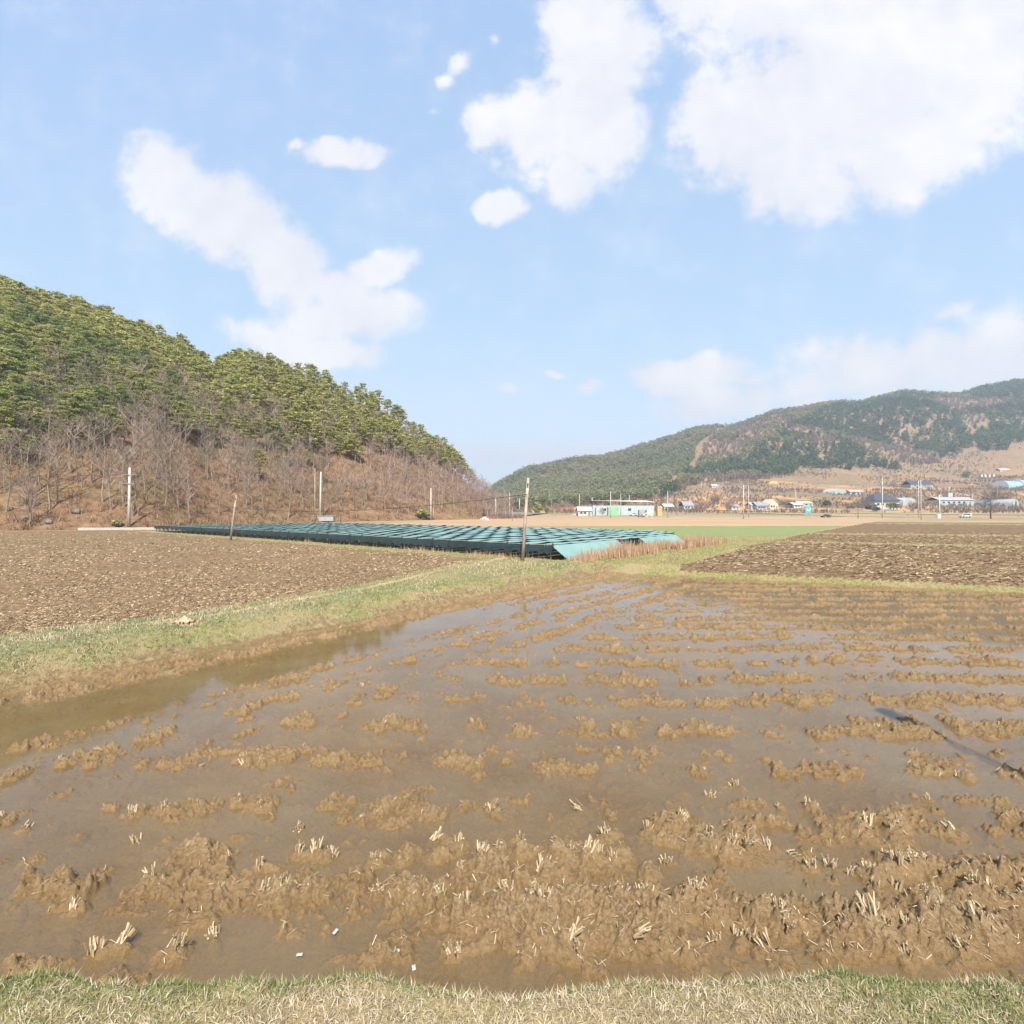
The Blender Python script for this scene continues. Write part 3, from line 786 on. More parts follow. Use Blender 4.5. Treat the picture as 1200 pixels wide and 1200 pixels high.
def bare_proto(k, lim, br, tw, thick=1.0, H=9.0):
    """leafless tree: trunk MB, and a crown MB of limbs, branches and twigs"""
    rr = random.Random(700 + k); tk = MB(); cr = MB()
    ph = rr.uniform(0, 6.28)
    def axis(z): return Vector((.22 * math.sin(z * .6 + ph), .22 * math.cos(z * .5 + ph), z))
    tk.tube([axis(z) for z in (-.5, H * .15, H * .35, H * .55, H * .8)], [.13, .11, .085, .06, .025], 5)
    def shoot(p, d, L, r, lvl):
        q = p + d * L * .5 + Vector((rr.uniform(-.08, .08), rr.uniform(-.08, .08), rr.uniform(-.02, .08))) * L
        e = p + d * L + Vector((0, 0, .1 * L))
        cr.tube([p, q, e], [r, r * .75, r * .4], 3, caps=False)
        cnt = (br, tw, 0)[lvl]
        for i in range(cnt):
            t = rr.uniform(.3, 1.0)
            b = p.lerp(e, t)
            dd = (d + Vector((rr.uniform(-.9, .9), rr.uniform(-.9, .9), rr.uniform(-.25, .8)))).normalized()
            shoot(b, dd, L * rr.uniform(.4, .62), max(r * .5, .013 * thick), lvl + 1)
    for i in range(lim):
        z = H * rr.uniform(.25, .8); a = i * 2.4 + rr.uniform(-.4, .4)
        d = Vector((math.cos(a), math.sin(a), rr.uniform(.5, 1.5))).normalized()
        shoot(axis(z), d, H * rr.uniform(.20, .34) * (1.15 - z / H * .6), .042 * thick, 0)
    return tk, cr

def mbmesh(mb, name, mat):
    me = bpy.data.meshes.new(name); me.from_pydata(mb.v, [], mb.f); me.update(); me.materials.append(mat); return me
def mb_np(mb):
    v = np.array([tuple(p) for p in mb.v]); q = [f for f in mb.f if len(f) == 4]
    return v, np.array(q)

PINES = []
for k in range(6):
    mb, v, q = pine_proto(k, 18 + 3 * (k % 4), 84, .22)
    cm = np_mesh('crown', v, q); cm.materials.append(M['needle'])
    PINES.append((mbmesh(mb, 'trunk', M['bark_pine']), cm))
BARES = []
for k in range(6):
    tk, cr = bare_proto(k, 11, 5, 5, .85)
    BARES.append((mbmesh(tk, 'trunk', M['bark_grey']), mbmesh(cr, 'crown', M['twig'])))

def put_tree(name, pair, loc, rz, sc, label, cat, group):
    e = empty(name, loc, rz, label, cat, group); e.scale = (sc[0], sc[0], sc[1])
    for nm, me in zip(('trunk', 'crown'), pair):
        o = bpy.data.objects.new(nm, me); COL.objects.link(o); o.parent = e
    return e

def replicate(name, protos, P, S, mat, kind='stuff', zs=None):
    """join scaled, turned copies of small (verts, quads) shapes into one mass"""
    Vs, Fs, off = [], [], 0
    which = RNG.integers(0, len(protos), len(P)); ang = RNG.uniform(0, 6.283, len(P))
    for k, (v, q) in enumerate(protos):
        s = np.where(which == k)[0]
        if not len(s): continue
        ca, sa = np.cos(ang[s])[:, None], np.sin(ang[s])[:, None]
        sc = S[s][:, None]
        X = (v[None, :, 0] * ca - v[None, :, 1] * sa) * sc + P[s, 0][:, None]
        Y = (v[None, :, 0] * sa + v[None, :, 1] * ca) * sc + P[s, 1][:, None]
        Z = v[None, :, 2] * sc * (1 if zs is None else zs[s][:, None]) + P[s, 2][:, None]
        Vs.append(np.stack([X, Y, Z], 2).reshape(-1, 3))
        Fs.append((q[None] + (np.arange(len(s)) * len(v))[:, None, None] + off).reshape(-1, q.shape[1]))
        off += len(s) * len(v)
    o = link(name, np_mesh(name, np.concatenate(Vs), [np.concatenate(Fs)]), mat); tag(o, kind=kind)
    return o

def jitter_grid(x0, x1, y0, y1, step):
    gx, gy = np.meshgrid(np.arange(x0, x1, step), np.arange(y0, y1, step))
    gx = gx.ravel() + RNG.uniform(-.48, .48, gx.size) * step; gy = gy.ravel() + RNG.uniform(-.48, .48, gy.size) * step
    return gx, gy

# --- the near hill: pines above, bare wood below
x, y = jitter_grid(-300, 6, 58, 228, 2.9)
t = lh_t(x, y); r = x / y
thr = np.interp(r, [-1.2, -1, -.85, -.72, -.6, -.53, -.47, -.38, -.3, -.2, -.12, -.05], [.17, .20, .30, .40, .47, .34, .31, .40, .48, .62, .76, 1.2])
nn = fbm(x * .045, y * .045, 180, 3) - .5
lone = RNG.uniform(0, 1, len(x))
k = (t > thr + .5 * nn) & (t < 1.12) & (r > -1.75) & (r < 0)
k |= (t > thr - .16) & (t < 1.0) & (lone < .05) & (r > -1.15) & (r < -.12)
k &= ~((fbm(x * .06 + 9, y * .06, 181, 3) > .63) & (lone > .25) & (r > -.9))       # openings in the canopy
px_, py_ = x[k], y[k]; z = land(px_, py_)[0]
order = np.argsort(py_)
px_, py_, z = px_[order], py_[order], z[order]; tt = lh_t(px_, py_)
inview = np.abs(px_ / py_) < 1.08
idx = np.where(inview)[0]
near_i, rest = idx[:300], np.concatenate([idx[300:], np.where(~inview)[0]])
for i in near_i:
    s = random.uniform(.5, 1.1)
    lab = 'green red pine with layered flat foliage on the wooded hillside above the bare trees'
    put_tree('pine_tree', random.choice(PINES), (px_[i], py_[i], z[i] - .2), random.uniform(0, 6.28), (s * random.uniform(.9, 1.2), s), lab, 'pine tree', 'pines on the wooded hillside')
lo = []
for k_ in range(5):
    mb, v, q = pine_proto(20 + k_, 16 + 2 * (k_ % 3), 34, .40)
    tv, tq = mb_np(mb); lo.append((v, q))
replicate('pine_wood', lo, np.stack([px_[rest], py_[rest], z[rest] - .2], 1), RNG.uniform(.5, 1.1, len(rest)), M['needle'])
print('pines', len(idx), len(rest))

x, y = jitter_grid(-300, 6, 60, 232, 3.0)
t = lh_t(x, y); r = x / y
thr = np.interp(r, [-1.2, -1, -.85, -.72, -.6, -.53, -.47, -.38, -.3, -.2, -.12, -.05], [.34, .37, .45, .52, .6, .46, .43, .52, .62, .8, .98, 1.3])
nn = fbm(x * .045, y * .045, 180, 3) - .5
k = (t > .015) & (t < 1.1) & (t < thr + .5 * nn + .05) & (r > -1.75) & (r < .0)
k &= (fbm(x * .09, y * .09, 182, 3) > np.interp(t, [0, .12, .3], [.45, .40, .33]))
k |= (t > .3) & (t < 1.1) & (RNG.uniform(0, 1, len(x)) < .09) & (r > -1.15) & (r < 0)
bx, by = x[k], y[k]; bz = land(bx, by)[0]
order = np.argsort(by); bx, by, bz = bx[order], by[order], bz[order]
inview = np.abs(bx / by) < 1.08
idx = np.where(inview)[0]
near_i, rest = idx[:290], np.concatenate([idx[290:], np.where(~inview)[0]])
for i in near_i:
    s = random.uniform(.45, 1.2)
    lab = 'leafless grey-brown tree on the lower slope of the wooded hill'
    put_tree('bare_tree', random.choice(BARES), (bx[i], by[i], bz[i] - .2), random.uniform(0, 6.28), (s * random.uniform(.85, 1.25), s), lab, 'bare tree', 'bare trees on the wooded hillside')
lo = []
for k_ in range(5):
    tk, cr = bare_proto(20 + k_, 8, 5, 4, 1.15)
    v1, q1 = mb_np(tk); v2, q2 = mb_np(cr)
    lo.append((np.concatenate([v1, v2]), np.concatenate([q1, q2 + len(v1)])))
replicate('bare_wood', lo, np.stack([bx[rest], by[rest], bz[rest] - .2], 1), RNG.uniform(.55, 1.1, len(rest)), M['twig'])
print('bares', len(idx), len(rest))

# brush on the litter
def brush_proto(k, n=26, L=(.5, 1.5)):
    rng = np.random.default_rng(900 + k); a = rng.uniform(0, 6.28, n); e = rng.uniform(.5, 1.4, n); l = rng.uniform(*L, n)
    b = np.stack([rng.normal(0, .25, n), rng.normal(0, .25, n), np.full(n, -.1)], 1)
    d = np.stack([np.cos(a) * np.cos(e), np.sin(a) * np.cos(e), np.sin(e)], 1) * l[:, None]
    s = np.stack([-np.sin(a), np.cos(a), 0 * a], 1) * .028
    return np.stack([b - s, b + s, b + d + s * .5, b + d - s * .5], 1).reshape(-1, 3), np.arange(4 * n).reshape(-1, 4)
x, y = jitter_grid(-230, 4, 60, 205, 1.5)
t = lh_t(x, y); r = x / y
k = (t > -.01) & (t < .62) & (r > -1.7) & (fbm(x * .12, y * .12, 185, 3) + RNG.uniform(-.15, .15, len(x)) > .42)
bx, by = x[k], y[k]; bz = land(bx, by)[0]
replicate('hill_brush', [brush_proto(i) for i in range(5)], np.stack([bx, by, bz], 1), RNG.uniform(.5, 1.4, len(bx)), M['scrub_twig'])

# --- the far hills
def blob_proto(k, n, size, rx, h0, h1, tilt=1.2):
    rng = np.random.default_rng(950 + k)
    pts = []
    for i in range(7):
        c = np.array([rng.normal(0, rx * .45), rng.normal(0, rx * .45), rng.uniform(h0, h1)])
        g = rng.normal(0, 1, (n // 7, 3)); g /= np.linalg.norm(g, axis=1)[:, None]
        pts.append(c + g * np.array([rx * .55, rx * .55, (h1 - h0) * .33]) * rng.uniform(.5, 1, (n // 7, 1)))
    return cards(np.concatenate(pts), size, rng, tilt, 1.4)
GREEN = [blob_proto(i, 70, 1.05, 2.5, 2.2, 6.8) for i in range(5)]
CONE = [blob_proto(10 + i, 70, .95, 1.9, 1.0, 7.5) for i in range(4)]
BARE = []
for i in range(4):
    rng = np.random.default_rng(980 + i); n = 46
    a = rng.uniform(0, 6.28, n); e = rng.uniform(.55, 1.45, n); l = rng.uniform(1.2, 3.2, n)
    b = np.stack([rng.normal(0, .7, n), rng.normal(0, .7, n), rng.uniform(1.0, 4.2, n)], 1); b[:8, :2] *= .3; b[:8, 2] = -.2; e[:8] = 1.5; l[:8] = 5
    d = np.stack([np.cos(a) * np.cos(e), np.sin(a) * np.cos(e), np.sin(e)], 1) * l[:, None]
    s = np.stack([-np.sin(a), np.cos(a), 0 * a], 1) * .13
    BARE.append((np.stack([b - s, b + s, b + d + s * .5, b + d - s * .5], 1).reshape(-1, 3), np.arange(4 * n).reshape(-1, 4)))

n = 34000
r = RNG.uniform(-.10, 1.28, n); yy = np.sqrt(RNG.uniform(270 ** 2, 930 ** 2, n)); xx = r * yy
px = 600 + r * 600
edge = np.interp(px, [560, 640, 770, 800, 860, 905, 950, 1000, 1060, 1130, 1200, 1400], [330, 340, 385, 440, 485, 505, 515, 525, 560, 590, 600, 600])
yr = np.interp(px, RP, R_RIDGE_Y)
g1 = fbm(xx * .010, yy * .010, 190, 4); g2 = fbm(xx * .03, yy * .03, 191, 3)
zz = land(xx, yy)[0]
ok = (yy > edge + 60 * (g2 - .5)) & (yy < yr + 25)
spur = 775 + (yy - 420) / 460 * 92 + 10 * (g2 - .5)
ok &= ~((np.abs(px - spur) < 4.5) & (yy < yr - 25))
dark = ok & (px > spur + 4) & (g1 + .25 * (g2 - .5) > np.interp(px, [770, 860, 960, 1150, 1250], [.56, .52, .455, .44, .48])) & (yy < edge + np.interp(px, [770, 900, 1000, 1200], [85, 130, 270, 270]))
top = ok & ~dark & (yy > yr - 130)
green = ok & ~dark & ((px < spur) | (g2 > .53) | (yy > edge + 190) & (g2 > .47))
green &= ~((px > 1000) & (g1 < .44) & (yy < yr - 60))
bare = ok & ~dark & ~green
u = RNG.uniform(0, 1, n)
green |= top & (u < .5); bare &= ~green
P = np.stack([xx, yy, zz - .3], 1)
q = dark; replicate('dark_pine_wood', CONE + GREEN[:2], P[q], RNG.uniform(.7, 1.3, q.sum()), M['needle_dark'])
q = green & ((px < spur) | (u < .7)); replicate('mixed_wood', GREEN, P[q], RNG.uniform(.65, 1.2, q.sum()), M['needle_far'])
q = bare & (u < .85); replicate('bare_far_wood', BARE, P[q], RNG.uniform(.7, 1.15, q.sum()), M['far_bare'])
print('far', dark.sum(), green.sum(), bare.sum())
# low scrub on the open slopes behind the village
n = 24000
r = RNG.uniform(-.05, 1.2, n); yy = np.sqrt(RNG.uniform(235 ** 2, 600 ** 2, n)); xx = r * yy; px = 600 + r * 600
edge = np.interp(px, [560, 640, 770, 800, 860, 905, 950, 1000, 1060, 1130, 1200, 1400], [330, 340, 385, 440, 485, 505, 515, 525, 560, 590, 600, 600])
k = (yy < edge + 20) & (fbm(xx * .03, yy * .03, 195, 3) + RNG.uniform(-.14, .14, n) > .46)
P = np.stack([xx, yy, land(xx, yy)[0] - .2], 1)[k]
replicate('hill_scrub', BARE, P, RNG.uniform(.12, .42, len(P)), M['far_bare'])
# ------------------------------------------------------------------ shaded ginseng rows
def net_mat(name, a, b, transl=.0):
    m, nt = new_mat(name); v = pos(nt)
    n1 = noise(nt, v, .7, 4, .6); n2 = noise(nt, v, 14, 4, .6)
    c = mixc(nt, .4, ramp(nt, n1, [(.35, a), (.65, b)]), ramp(nt, n2, [(.35, a), (.65, b)]))
    p = finish(nt, c, .55, .35, n2, .01, .5, transl=transl); return m
M['net'] = net_mat('blue_green_net', (.125, .235, .225), (.215, .325, .30))
M['net_and_gap_dark'] = net_mat('black_net_and_gap_shade', (.008, .017, .019), (.02, .037, .038))  # black curtain net; also the painted shade in the gaps between rows
M['post_wood'] = simple('grey_post_wood', (.33, .28, .22), .3, 6, .9, .1, .01)
PITCH = 1.46; NROW = 41; PAN = 1.8
def bedpt(t, f): return (A[0] + U[0] * t + V[0] * f, A[1] + U[1] * t + V[1] * f)
ang = math.atan2(V[1], V[0])     # rows run along V
G0 = .31
post_me = mbmesh(MB().tube([(0, 0, -.1), (0, 0, .76)], [.028, .024], 6), 'post', M['post_wood'])
def row_len(k): return [15.5, 19, 21, 22, 22.8][k] if k < 5 else 23.0 + .25 * math.sin(k * 1.7)
for k in range(NROW):
    L = row_len(k); rr = random.Random(k)
    p0 = bedpt(k * PITCH + .35, .0)
    # local axes: x along the row (away from the viewer), y towards +U
    if k == 0: lab = 'front green shade-net row with a net side sloping down into the dry reeds'
    elif k == NROW - 1: lab = 'last low green shade-net row, farthest from the leaning wooden pole'
    else: lab = 'low green shade-net row hung on posts between two others like it in the ginseng plot'
    e = empty('shade_row', (p0[0], p0[1], G0), ang, lab, 'shade net', 'shade-net rows in the ginseng plot' if 0 < k < NROW - 1 else None)
    npan = int(round(L / PAN)); nb = npan * 6 + 1
    bs = np.linspace(0, L, nb); ws = np.linspace(0, 1, 6); W = 1.14
    ph = (bs / L * npan) % 1.0
    sag = np.sin(ph * math.pi) ** .8
    B, C = np.meshgrid(bs, ws, indexing='ij'); SG = sag[:, None] * np.ones_like(C)
    jig = np.array([rr.uniform(-.024, .024) for _ in range(npan + 2)])
    hj = np.interp(bs / L * npan, np.arange(npan + 2), jig)[:, None]
    Z = .79 - .044 * C + hj - SG * (.045 * (1 - C) + .03 * C) + .012 * np.sin(C * math.pi)
    Yl = C * W + SG * .04 * (1 - C)
    ii = np.arange(nb * 6).reshape(nb, 6)
    q = np.stack([ii[:-1, :-1].ravel(), ii[1:, :-1].ravel(), ii[1:, 1:].ravel(), ii[:-1, 1:].ravel()], 1)
    link('shade_net', np_mesh('shade_net', np.stack([B.ravel(), Yl.ravel(), Z.ravel()], 1), q, True), M['net'], e)
    # dark strip along the near edge paints in the shade between rows
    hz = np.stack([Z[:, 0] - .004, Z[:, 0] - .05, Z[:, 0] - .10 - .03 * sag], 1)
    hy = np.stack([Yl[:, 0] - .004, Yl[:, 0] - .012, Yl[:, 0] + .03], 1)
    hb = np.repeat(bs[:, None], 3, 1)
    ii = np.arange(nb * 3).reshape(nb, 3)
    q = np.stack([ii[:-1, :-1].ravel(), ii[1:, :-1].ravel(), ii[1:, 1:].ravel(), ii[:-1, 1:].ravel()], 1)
    link('gap_shade', np_mesh('gap_shade', np.stack([hb.ravel(), hy.ravel(), hz.ravel()], 1), q, True), M['net_and_gap_dark'], e)
    # black curtain across the end that faces the field
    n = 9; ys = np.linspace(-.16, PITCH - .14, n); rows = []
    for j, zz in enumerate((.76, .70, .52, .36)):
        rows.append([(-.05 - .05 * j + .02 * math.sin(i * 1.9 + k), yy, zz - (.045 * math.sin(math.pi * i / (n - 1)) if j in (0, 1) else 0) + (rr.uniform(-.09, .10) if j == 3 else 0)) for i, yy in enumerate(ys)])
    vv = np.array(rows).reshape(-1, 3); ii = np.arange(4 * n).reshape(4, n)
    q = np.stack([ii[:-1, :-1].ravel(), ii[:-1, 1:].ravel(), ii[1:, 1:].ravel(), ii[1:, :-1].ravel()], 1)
    link('end_curtain', np_mesh('end_curtain', vv, q, True), M['net_and_gap_dark'], e)
    # a pale rafter strip on the end and the posts
    mb = MB()
    mb.tube([(-.03, -.05, .775), (-.03, W + .2, .755)], .018, 5)
    mb.build('rail', M['post_wood'], e)
    for b in range(npan + 1):
        o = bpy.data.objects.new('post', post_me); COL.objects.link(o); o.parent = e; o.location = (L * b / npan, .03, 0)
        if b in (0, npan):
            o = bpy.data.objects.new('post', post_me); COL.objects.link(o); o.parent = e; o.location = (L * b / npan, W, 0)
    if rr.random() < .55:        # dark flap thrown up at the end of the row
        mb = MB(); mb.tube([(-.05, -.12, .60), (-.06, -.13, .80), (.02, -.10, .90)], [.06, .05, .02], 5); mb.build('tied_net', M['net_and_gap_dark'], e, True)
    if k == 0:
        for (b0, b1, drop) in ((0, 6.6, .68), (9.6, L, .62)):
            bb = np.linspace(b0, b1, 30); cc = np.linspace(0, 1, 8)
            BB, CC = np.meshgrid(bb, cc, indexing='ij')
            zz = .74 - drop * CC ** 1.1 - .06 * np.sin(CC * math.pi) * (.6 + .4 * np.sin(BB * 1.7)); yy = -.02 - 1.05 * CC
            ii = np.arange(240).reshape(30, 8)
            q = np.stack([ii[:-1, :-1].ravel(), ii[1:, :-1].ravel(), ii[1:, 1:].ravel(), ii[:-1, 1:].ravel()], 1)
            link('side_net', np_mesh('side_net', np.stack([BB.ravel(), yy.ravel(), zz.ravel()], 1), q, True), M['net'], e)

# ------------------------------------------------------------------ poles and wires
M['concrete'] = simple('pale_concrete', (.50, .47, .42), .15, 3, .85, .2, .005)
M['wood_pole'] = simple('weathered_pole', (.36, .30, .235), .3, 2.5, .9, .1, .01)
M['steel'] = simple('dull_steel', (.32, .33, .34), .15, 6, .5, .5, 0, .6)
M['porcelain'] = simple('brown_porcelain', (.20, .13, .09), .2, 8, .3, .5)
M['dark_metal'] = simple('dark_metal', (.05, .05, .055), .3, 5, .6, .3)
M['wire'] = simple('black_wire', (.03, .03, .032), .2, 5, .6, .3)
POLES = {}
def pole(key, px, pb, ptop, px_top, label, mat='concrete', arms=(), rad=.14, group=None, box=False, loc=None, cat='utility pole', name='utility_pole', taper=.6):
    X, Y, Z = loc or ground_at(px, pb)
    H = CAM_H + (600 - ptop) / F * Y - Z
    dx = ((px_top - px) / F * Y) if px_top is not None else 0.0
    e = empty(name, (X, Y, Z), 0, label, cat, group)
    mb = MB(); mb.tube([(0, 0, -.3), (dx * .5, 0, H * .5), (dx, 0, H)], [rad, rad * (1 + taper) / 2, rad * taper], 10)
    mb.build('shaft', M[mat], e, True)
    for (frac, w) in arms:
        z = H * frac; x = dx * frac
        mb = MB(); mb.box((x, -rad - .04, z), (w, .08, .09), 0, .01)
        a = mb.build('crossarm', M['steel'], e)
        for s in (-.46, -.2, .2, .46):
            mi = MB(); mi.tube([(x + s * w, -rad - .04, z + .045), (x + s * w, -rad - .04, z + .12), (x + s * w, -rad - .04, z + .2)], [.03, .06, .035], 8)
            mi.build('insulator', M['porcelain'], a, True)
    if not arms:
        mb = MB(); mb.tube([(dx * .93 - .0, -rad * .9, H * .93), (dx * .93, -rad - .12, H * .93)], .035, 8)
        mb.build('insulator', M['porcelain'], e, True)
    if box:
        mb = MB(); mb.box((.05, -rad - .22, H * .86), (.42, .4, .7), 0, .04); mb.build('transformer', M['steel'], e)
    POLES[key] = (X, Y, Z, H, dx)
    return e
def top(key, frac, off=0.0):
    X, Y, Z, H, dx = POLES[key]; return Vector((X + dx * frac + off, Y - .15, Z + H * frac))
def wire(a, b, sag, label, rad=.011, n=18):
    pts = []
    for i in range(n + 1):
        t = i / n; p = a.lerp(b, t); p.z -= sag * 4 * t * (1 - t); pts.append(p)
    mb = MB(); mb.tube(pts, rad, 4)
    tag(mb.build('power_line', M['wire'], None, True), label, 'wire')

pole('main', 612, 657, 560, 619, 'leaning weathered wooden pole in front of the green shade nets', 'wood_pole', (), .088, taper=.72)
pole('farm', 270, 632, 580, 277, 'thin leaning wooden pole standing by the dark front edge of the net plot', 'wood_pole', (), .09, taper=.7)
pole('lefttall', 151, 618, 548, 152, 'concrete utility pole with two crossarms at the foot of the wooded hill', 'concrete', ((.88, 2.0), (.73, 1.7)), .22)
pole('mid', 375, 610.6, 553, 376, 'pale tall bare pole rising behind the shade nets from a grey concrete block', 'concrete', (), .22)
pole('midthin', 369, 610.8, 549, 369, 'thin grey pole beside the tall pale pole behind the nets', 'wood_pole', (), .12)
pole('b505', 505, 609.6, 572, 505, 'pale pole at the end of the wooded hill with a stub pole next to it', 'concrete', (), .2)
pole('b508', 508, 609.4, 595, 508, 'short stub pole next to the pale pole at the foot of the hill', 'wood_pole', (), .13, cat='pole')
pole('b581', 581, 607, 583, 581, 'pale pole just right of the wooded hill tip on the tan field edge', 'concrete', (), .17)
pole('b592', 592, 601, 587, 592, 'short pale pole farther back between two nearer poles at the valley mouth', 'concrete', (), .19)
pole('b597', 597, 607.5, 578, 597, 'concrete pole left of the leaning wooden pole with thin crossarm', 'concrete', ((.9, 1.4),), .19)
pole('b601', 600.5, 611, 595, 600.5, 'thin low stake standing on the tan field left of the leaning pole', 'wood_pole', (), .08, cat='pole')
pole('b609', 608.8, 600, 584, 608.8, 'grey pole half hidden behind the leaning wooden pole', 'concrete', (), .26)
pole('b679', 679, 603.5, 579, 679, 'pole above the white hut at the field edge', 'concrete', (), .18)
pole('b646', 646, 603, 587, 646, 'thin pole among rosy bare shrubs left of the white hut', 'wood_pole', (), .13)
pole('b694', 694, 602, 583, 694, 'greyish pole at the left end of the long shed roof', 'concrete', (), .2)
pole('b715', 715.5, 606.5, 576, 715.5, 'tall pale pole in front of the green wall panel of the shed', 'concrete', (), .17)
pole('b727', 727.5, 604, 578, 727.5, 'thin pole standing against the pale shed wall', 'concrete', (), .14)
pole('b737', 737.5, 603, 580, 737.5, 'thin pole before the dark end of the long shed', 'concrete', (), .14)
pole('b782', 782.5, 607, 575, 782.5, 'tall thin pole between the shed yard and the small white house', 'concrete', (), .14)
pole('b793', 793.5, 604, 580, 793.5, 'faint thin pole behind the small white house', 'wood_pole', (), .13)
pole('b803', 803, 603, 584, 803, 'short thin pole in front of the lilac roofed house', 'wood_pole', (), .14)
pole('b813', 813.5, 601, 580, 813.5, 'thin pole at the right end of the lilac roofed house', 'wood_pole', (), .15)
pole('b821', 821.5, 573, 564, 821.5, 'small white pole up on the slope by the path', 'concrete', ((.9, 1.6),), .25)
pole('b871', 871.3, 608, 568, 871.3, 'tallest white pole on the field edge, left one of a close pair', 'concrete', (), .17)
pole('b877', 877.5, 606.5, 569, 877, 'slimmer white pole close behind the tallest one', 'concrete', (), .13)
pole('b932', 932.5, 594, 574, 932.5, 'grey pole behind the house with the green roof', 'concrete', (), .2)
pole('b1034', 1034, 607.5, 560, 1034, 'white two-armed pole in front of the dark hipped roof house', 'concrete', ((.94, 1.6), (.82, 1.4)), .17)
pole('b1077', 1076.5, 607, 563, 1076.5, 'thin pale pole, one of a tight pair below the black roofed house', 'concrete', (), .13)
pole('b1080', 1079.5, 609, 562, 1079, 'longer pale pole of the tight pair below the black roofed house', 'concrete', (), .13)
pole('b1101', 1101, 607, 580, 1101, 'thick white pole with a cabinet at its foot by the white van', 'concrete', (), .24)
pole('b1112', 1112, 583, 571, 1112, 'small white pole behind the long grey building', 'concrete', (), .2)
pole('b1161', 1161, 608, 585, 1161, 'dark weathered post standing below the round bare tree', 'dark_metal', (), .17, cat='pole')
pole('b1005', 1005.5, 607.5, 596, 1005.5, 'short dark post beside the guardrail', 'dark_metal', (), .11, cat='pole')
# cabinet at the foot of the thick pole
X, Y, Z = ground_at(1098, 607.3)
mb = MB(); mb.box((X, Y - .6, Z + .7), (1.0, .7, 1.4), 0, .04); o = mb.build('cabinet', simple('cream_paint', (.66, .62, .52), .1, 3, .5, .4)); tag(o, 'small cream cabinet at the foot of the thick white pole', 'cabinet')
# roadside pole beside the viewpoint: its shadow lies across the paddy
zr = gz(5.62, 1.95)
pole('road', 0, 0, 0, None, 'concrete roadside pole with a transformer beside the paddy', 'concrete', (), .12, loc=(5.62, 1.75, .3)) if False else None
e = empty('utility_pole', (5.62, 1.75, .25), 0, 'concrete roadside pole beside the flooded paddy, throwing a long shadow on it', 'utility pole')
PH = 6.15
mb = MB(); mb.tube([(0, 0, -.4), (0, 0, PH)], [.07, .035], 10); mb.build('shaft', M['concrete'], e, True)
mb = MB(); mb.tube([(-.0, .0, PH - .35), (0, 0, PH - .28), (0, 0, PH + .05), (0, 0, PH + .1)], [.09, .13, .13, .06], 12); mb.build('lamp_head', M['steel'], e, True)

wire(Vector((-230, 92, CAM_H + 32 / 600 * 92)), top('lefttall', .88), .5, 'black wire running from the left edge of the view to the crossarm pole', .016)
wire(Vector((-230, 92, CAM_H + 12 / 600 * 92)), top('lefttall', .5), .5, 'lower wire running from the left edge of the view to the crossarm pole', .016)
wire(top('lefttall', .45), top('farm', .72), .5, 'wire sagging between the crossarm pole and the thin farm pole', .012)
wire(top('farm', .72), top('main', .80), .55, 'long wire sagging over the shade nets to the leaning pole', .012)
wire(top('main', .76), top('b679', .55), .9, 'wire running from the leaning pole towards the white hut', .014)
wire(top('main', .80), top('b597', .8), .7, 'wire from the leaning pole back to the concrete pole left of it', .012)
wire(top('lefttall', .88), top('mid', .9), .9, 'wire between the crossarm pole and the tall pale pole', .014)
wire(top('mid', .6), top('b505', .75), .9, 'wire between the tall pale pole and the pole at the end of the hill', .014)
wire(top('b679', .8), top('b715', .8), .5, 'wire from the hut pole to the pole before the green panel', .014)
wire(top('b715', .85), top('b782', .85), .6, 'wire over the shed yard', .014)
wire(top('b782', .85), top('b871', .85), .8, 'wire from the shed yard to the pair of white poles', .014)
wire(top('b877', .85), top('b1034', .82), 1.2, 'wire from the pair of white poles to the crossarm pole by the dark house', .014)
wire(top('b1034', .82), top('b1080', .85), .4, 'short wire right of the crossarm pole by the dark house', .014)
wire(top('b1080', .85), Vector((320, 200, 17)), 1.5, 'wire leading off to the right above the white van', .014)

# guardrails beside the road across the valley
M['rail'] = simple('rusty_rail', (.10, .075, .055), .3, 2, .8, .2)
M['asph'] = simple('old_asphalt', (.17, .16, .15), .2, .4, .9, .2)
def strip(name, pts, w, mat, dz=.05, kind='structure'):
    vs, fs = [], []
    P = [Vector((p[0], p[1], 0)) for p in pts]
    for i, p in enumerate(P):
        d = (P[min(i + 1, len(P) - 1)] - P[max(i - 1, 0)]).normalized(); n = Vector((-d.y, d.x, 0))
        for s in (-1, -.33, .33, 1):
            q = p + n * (w / 2 * s); vs.append((q.x, q.y, gz(q.x, q.y) + dz))
    for i in range(len(P) - 1):
        for j in range(3):
            fs.append((i * 4 + j, i * 4 + j + 1, i * 4 + 5 + j, i * 4 + 4 + j))
    mb = MB(); mb.add(vs, fs); o = mb.build(name, mat); tag(o, kind=kind); return o
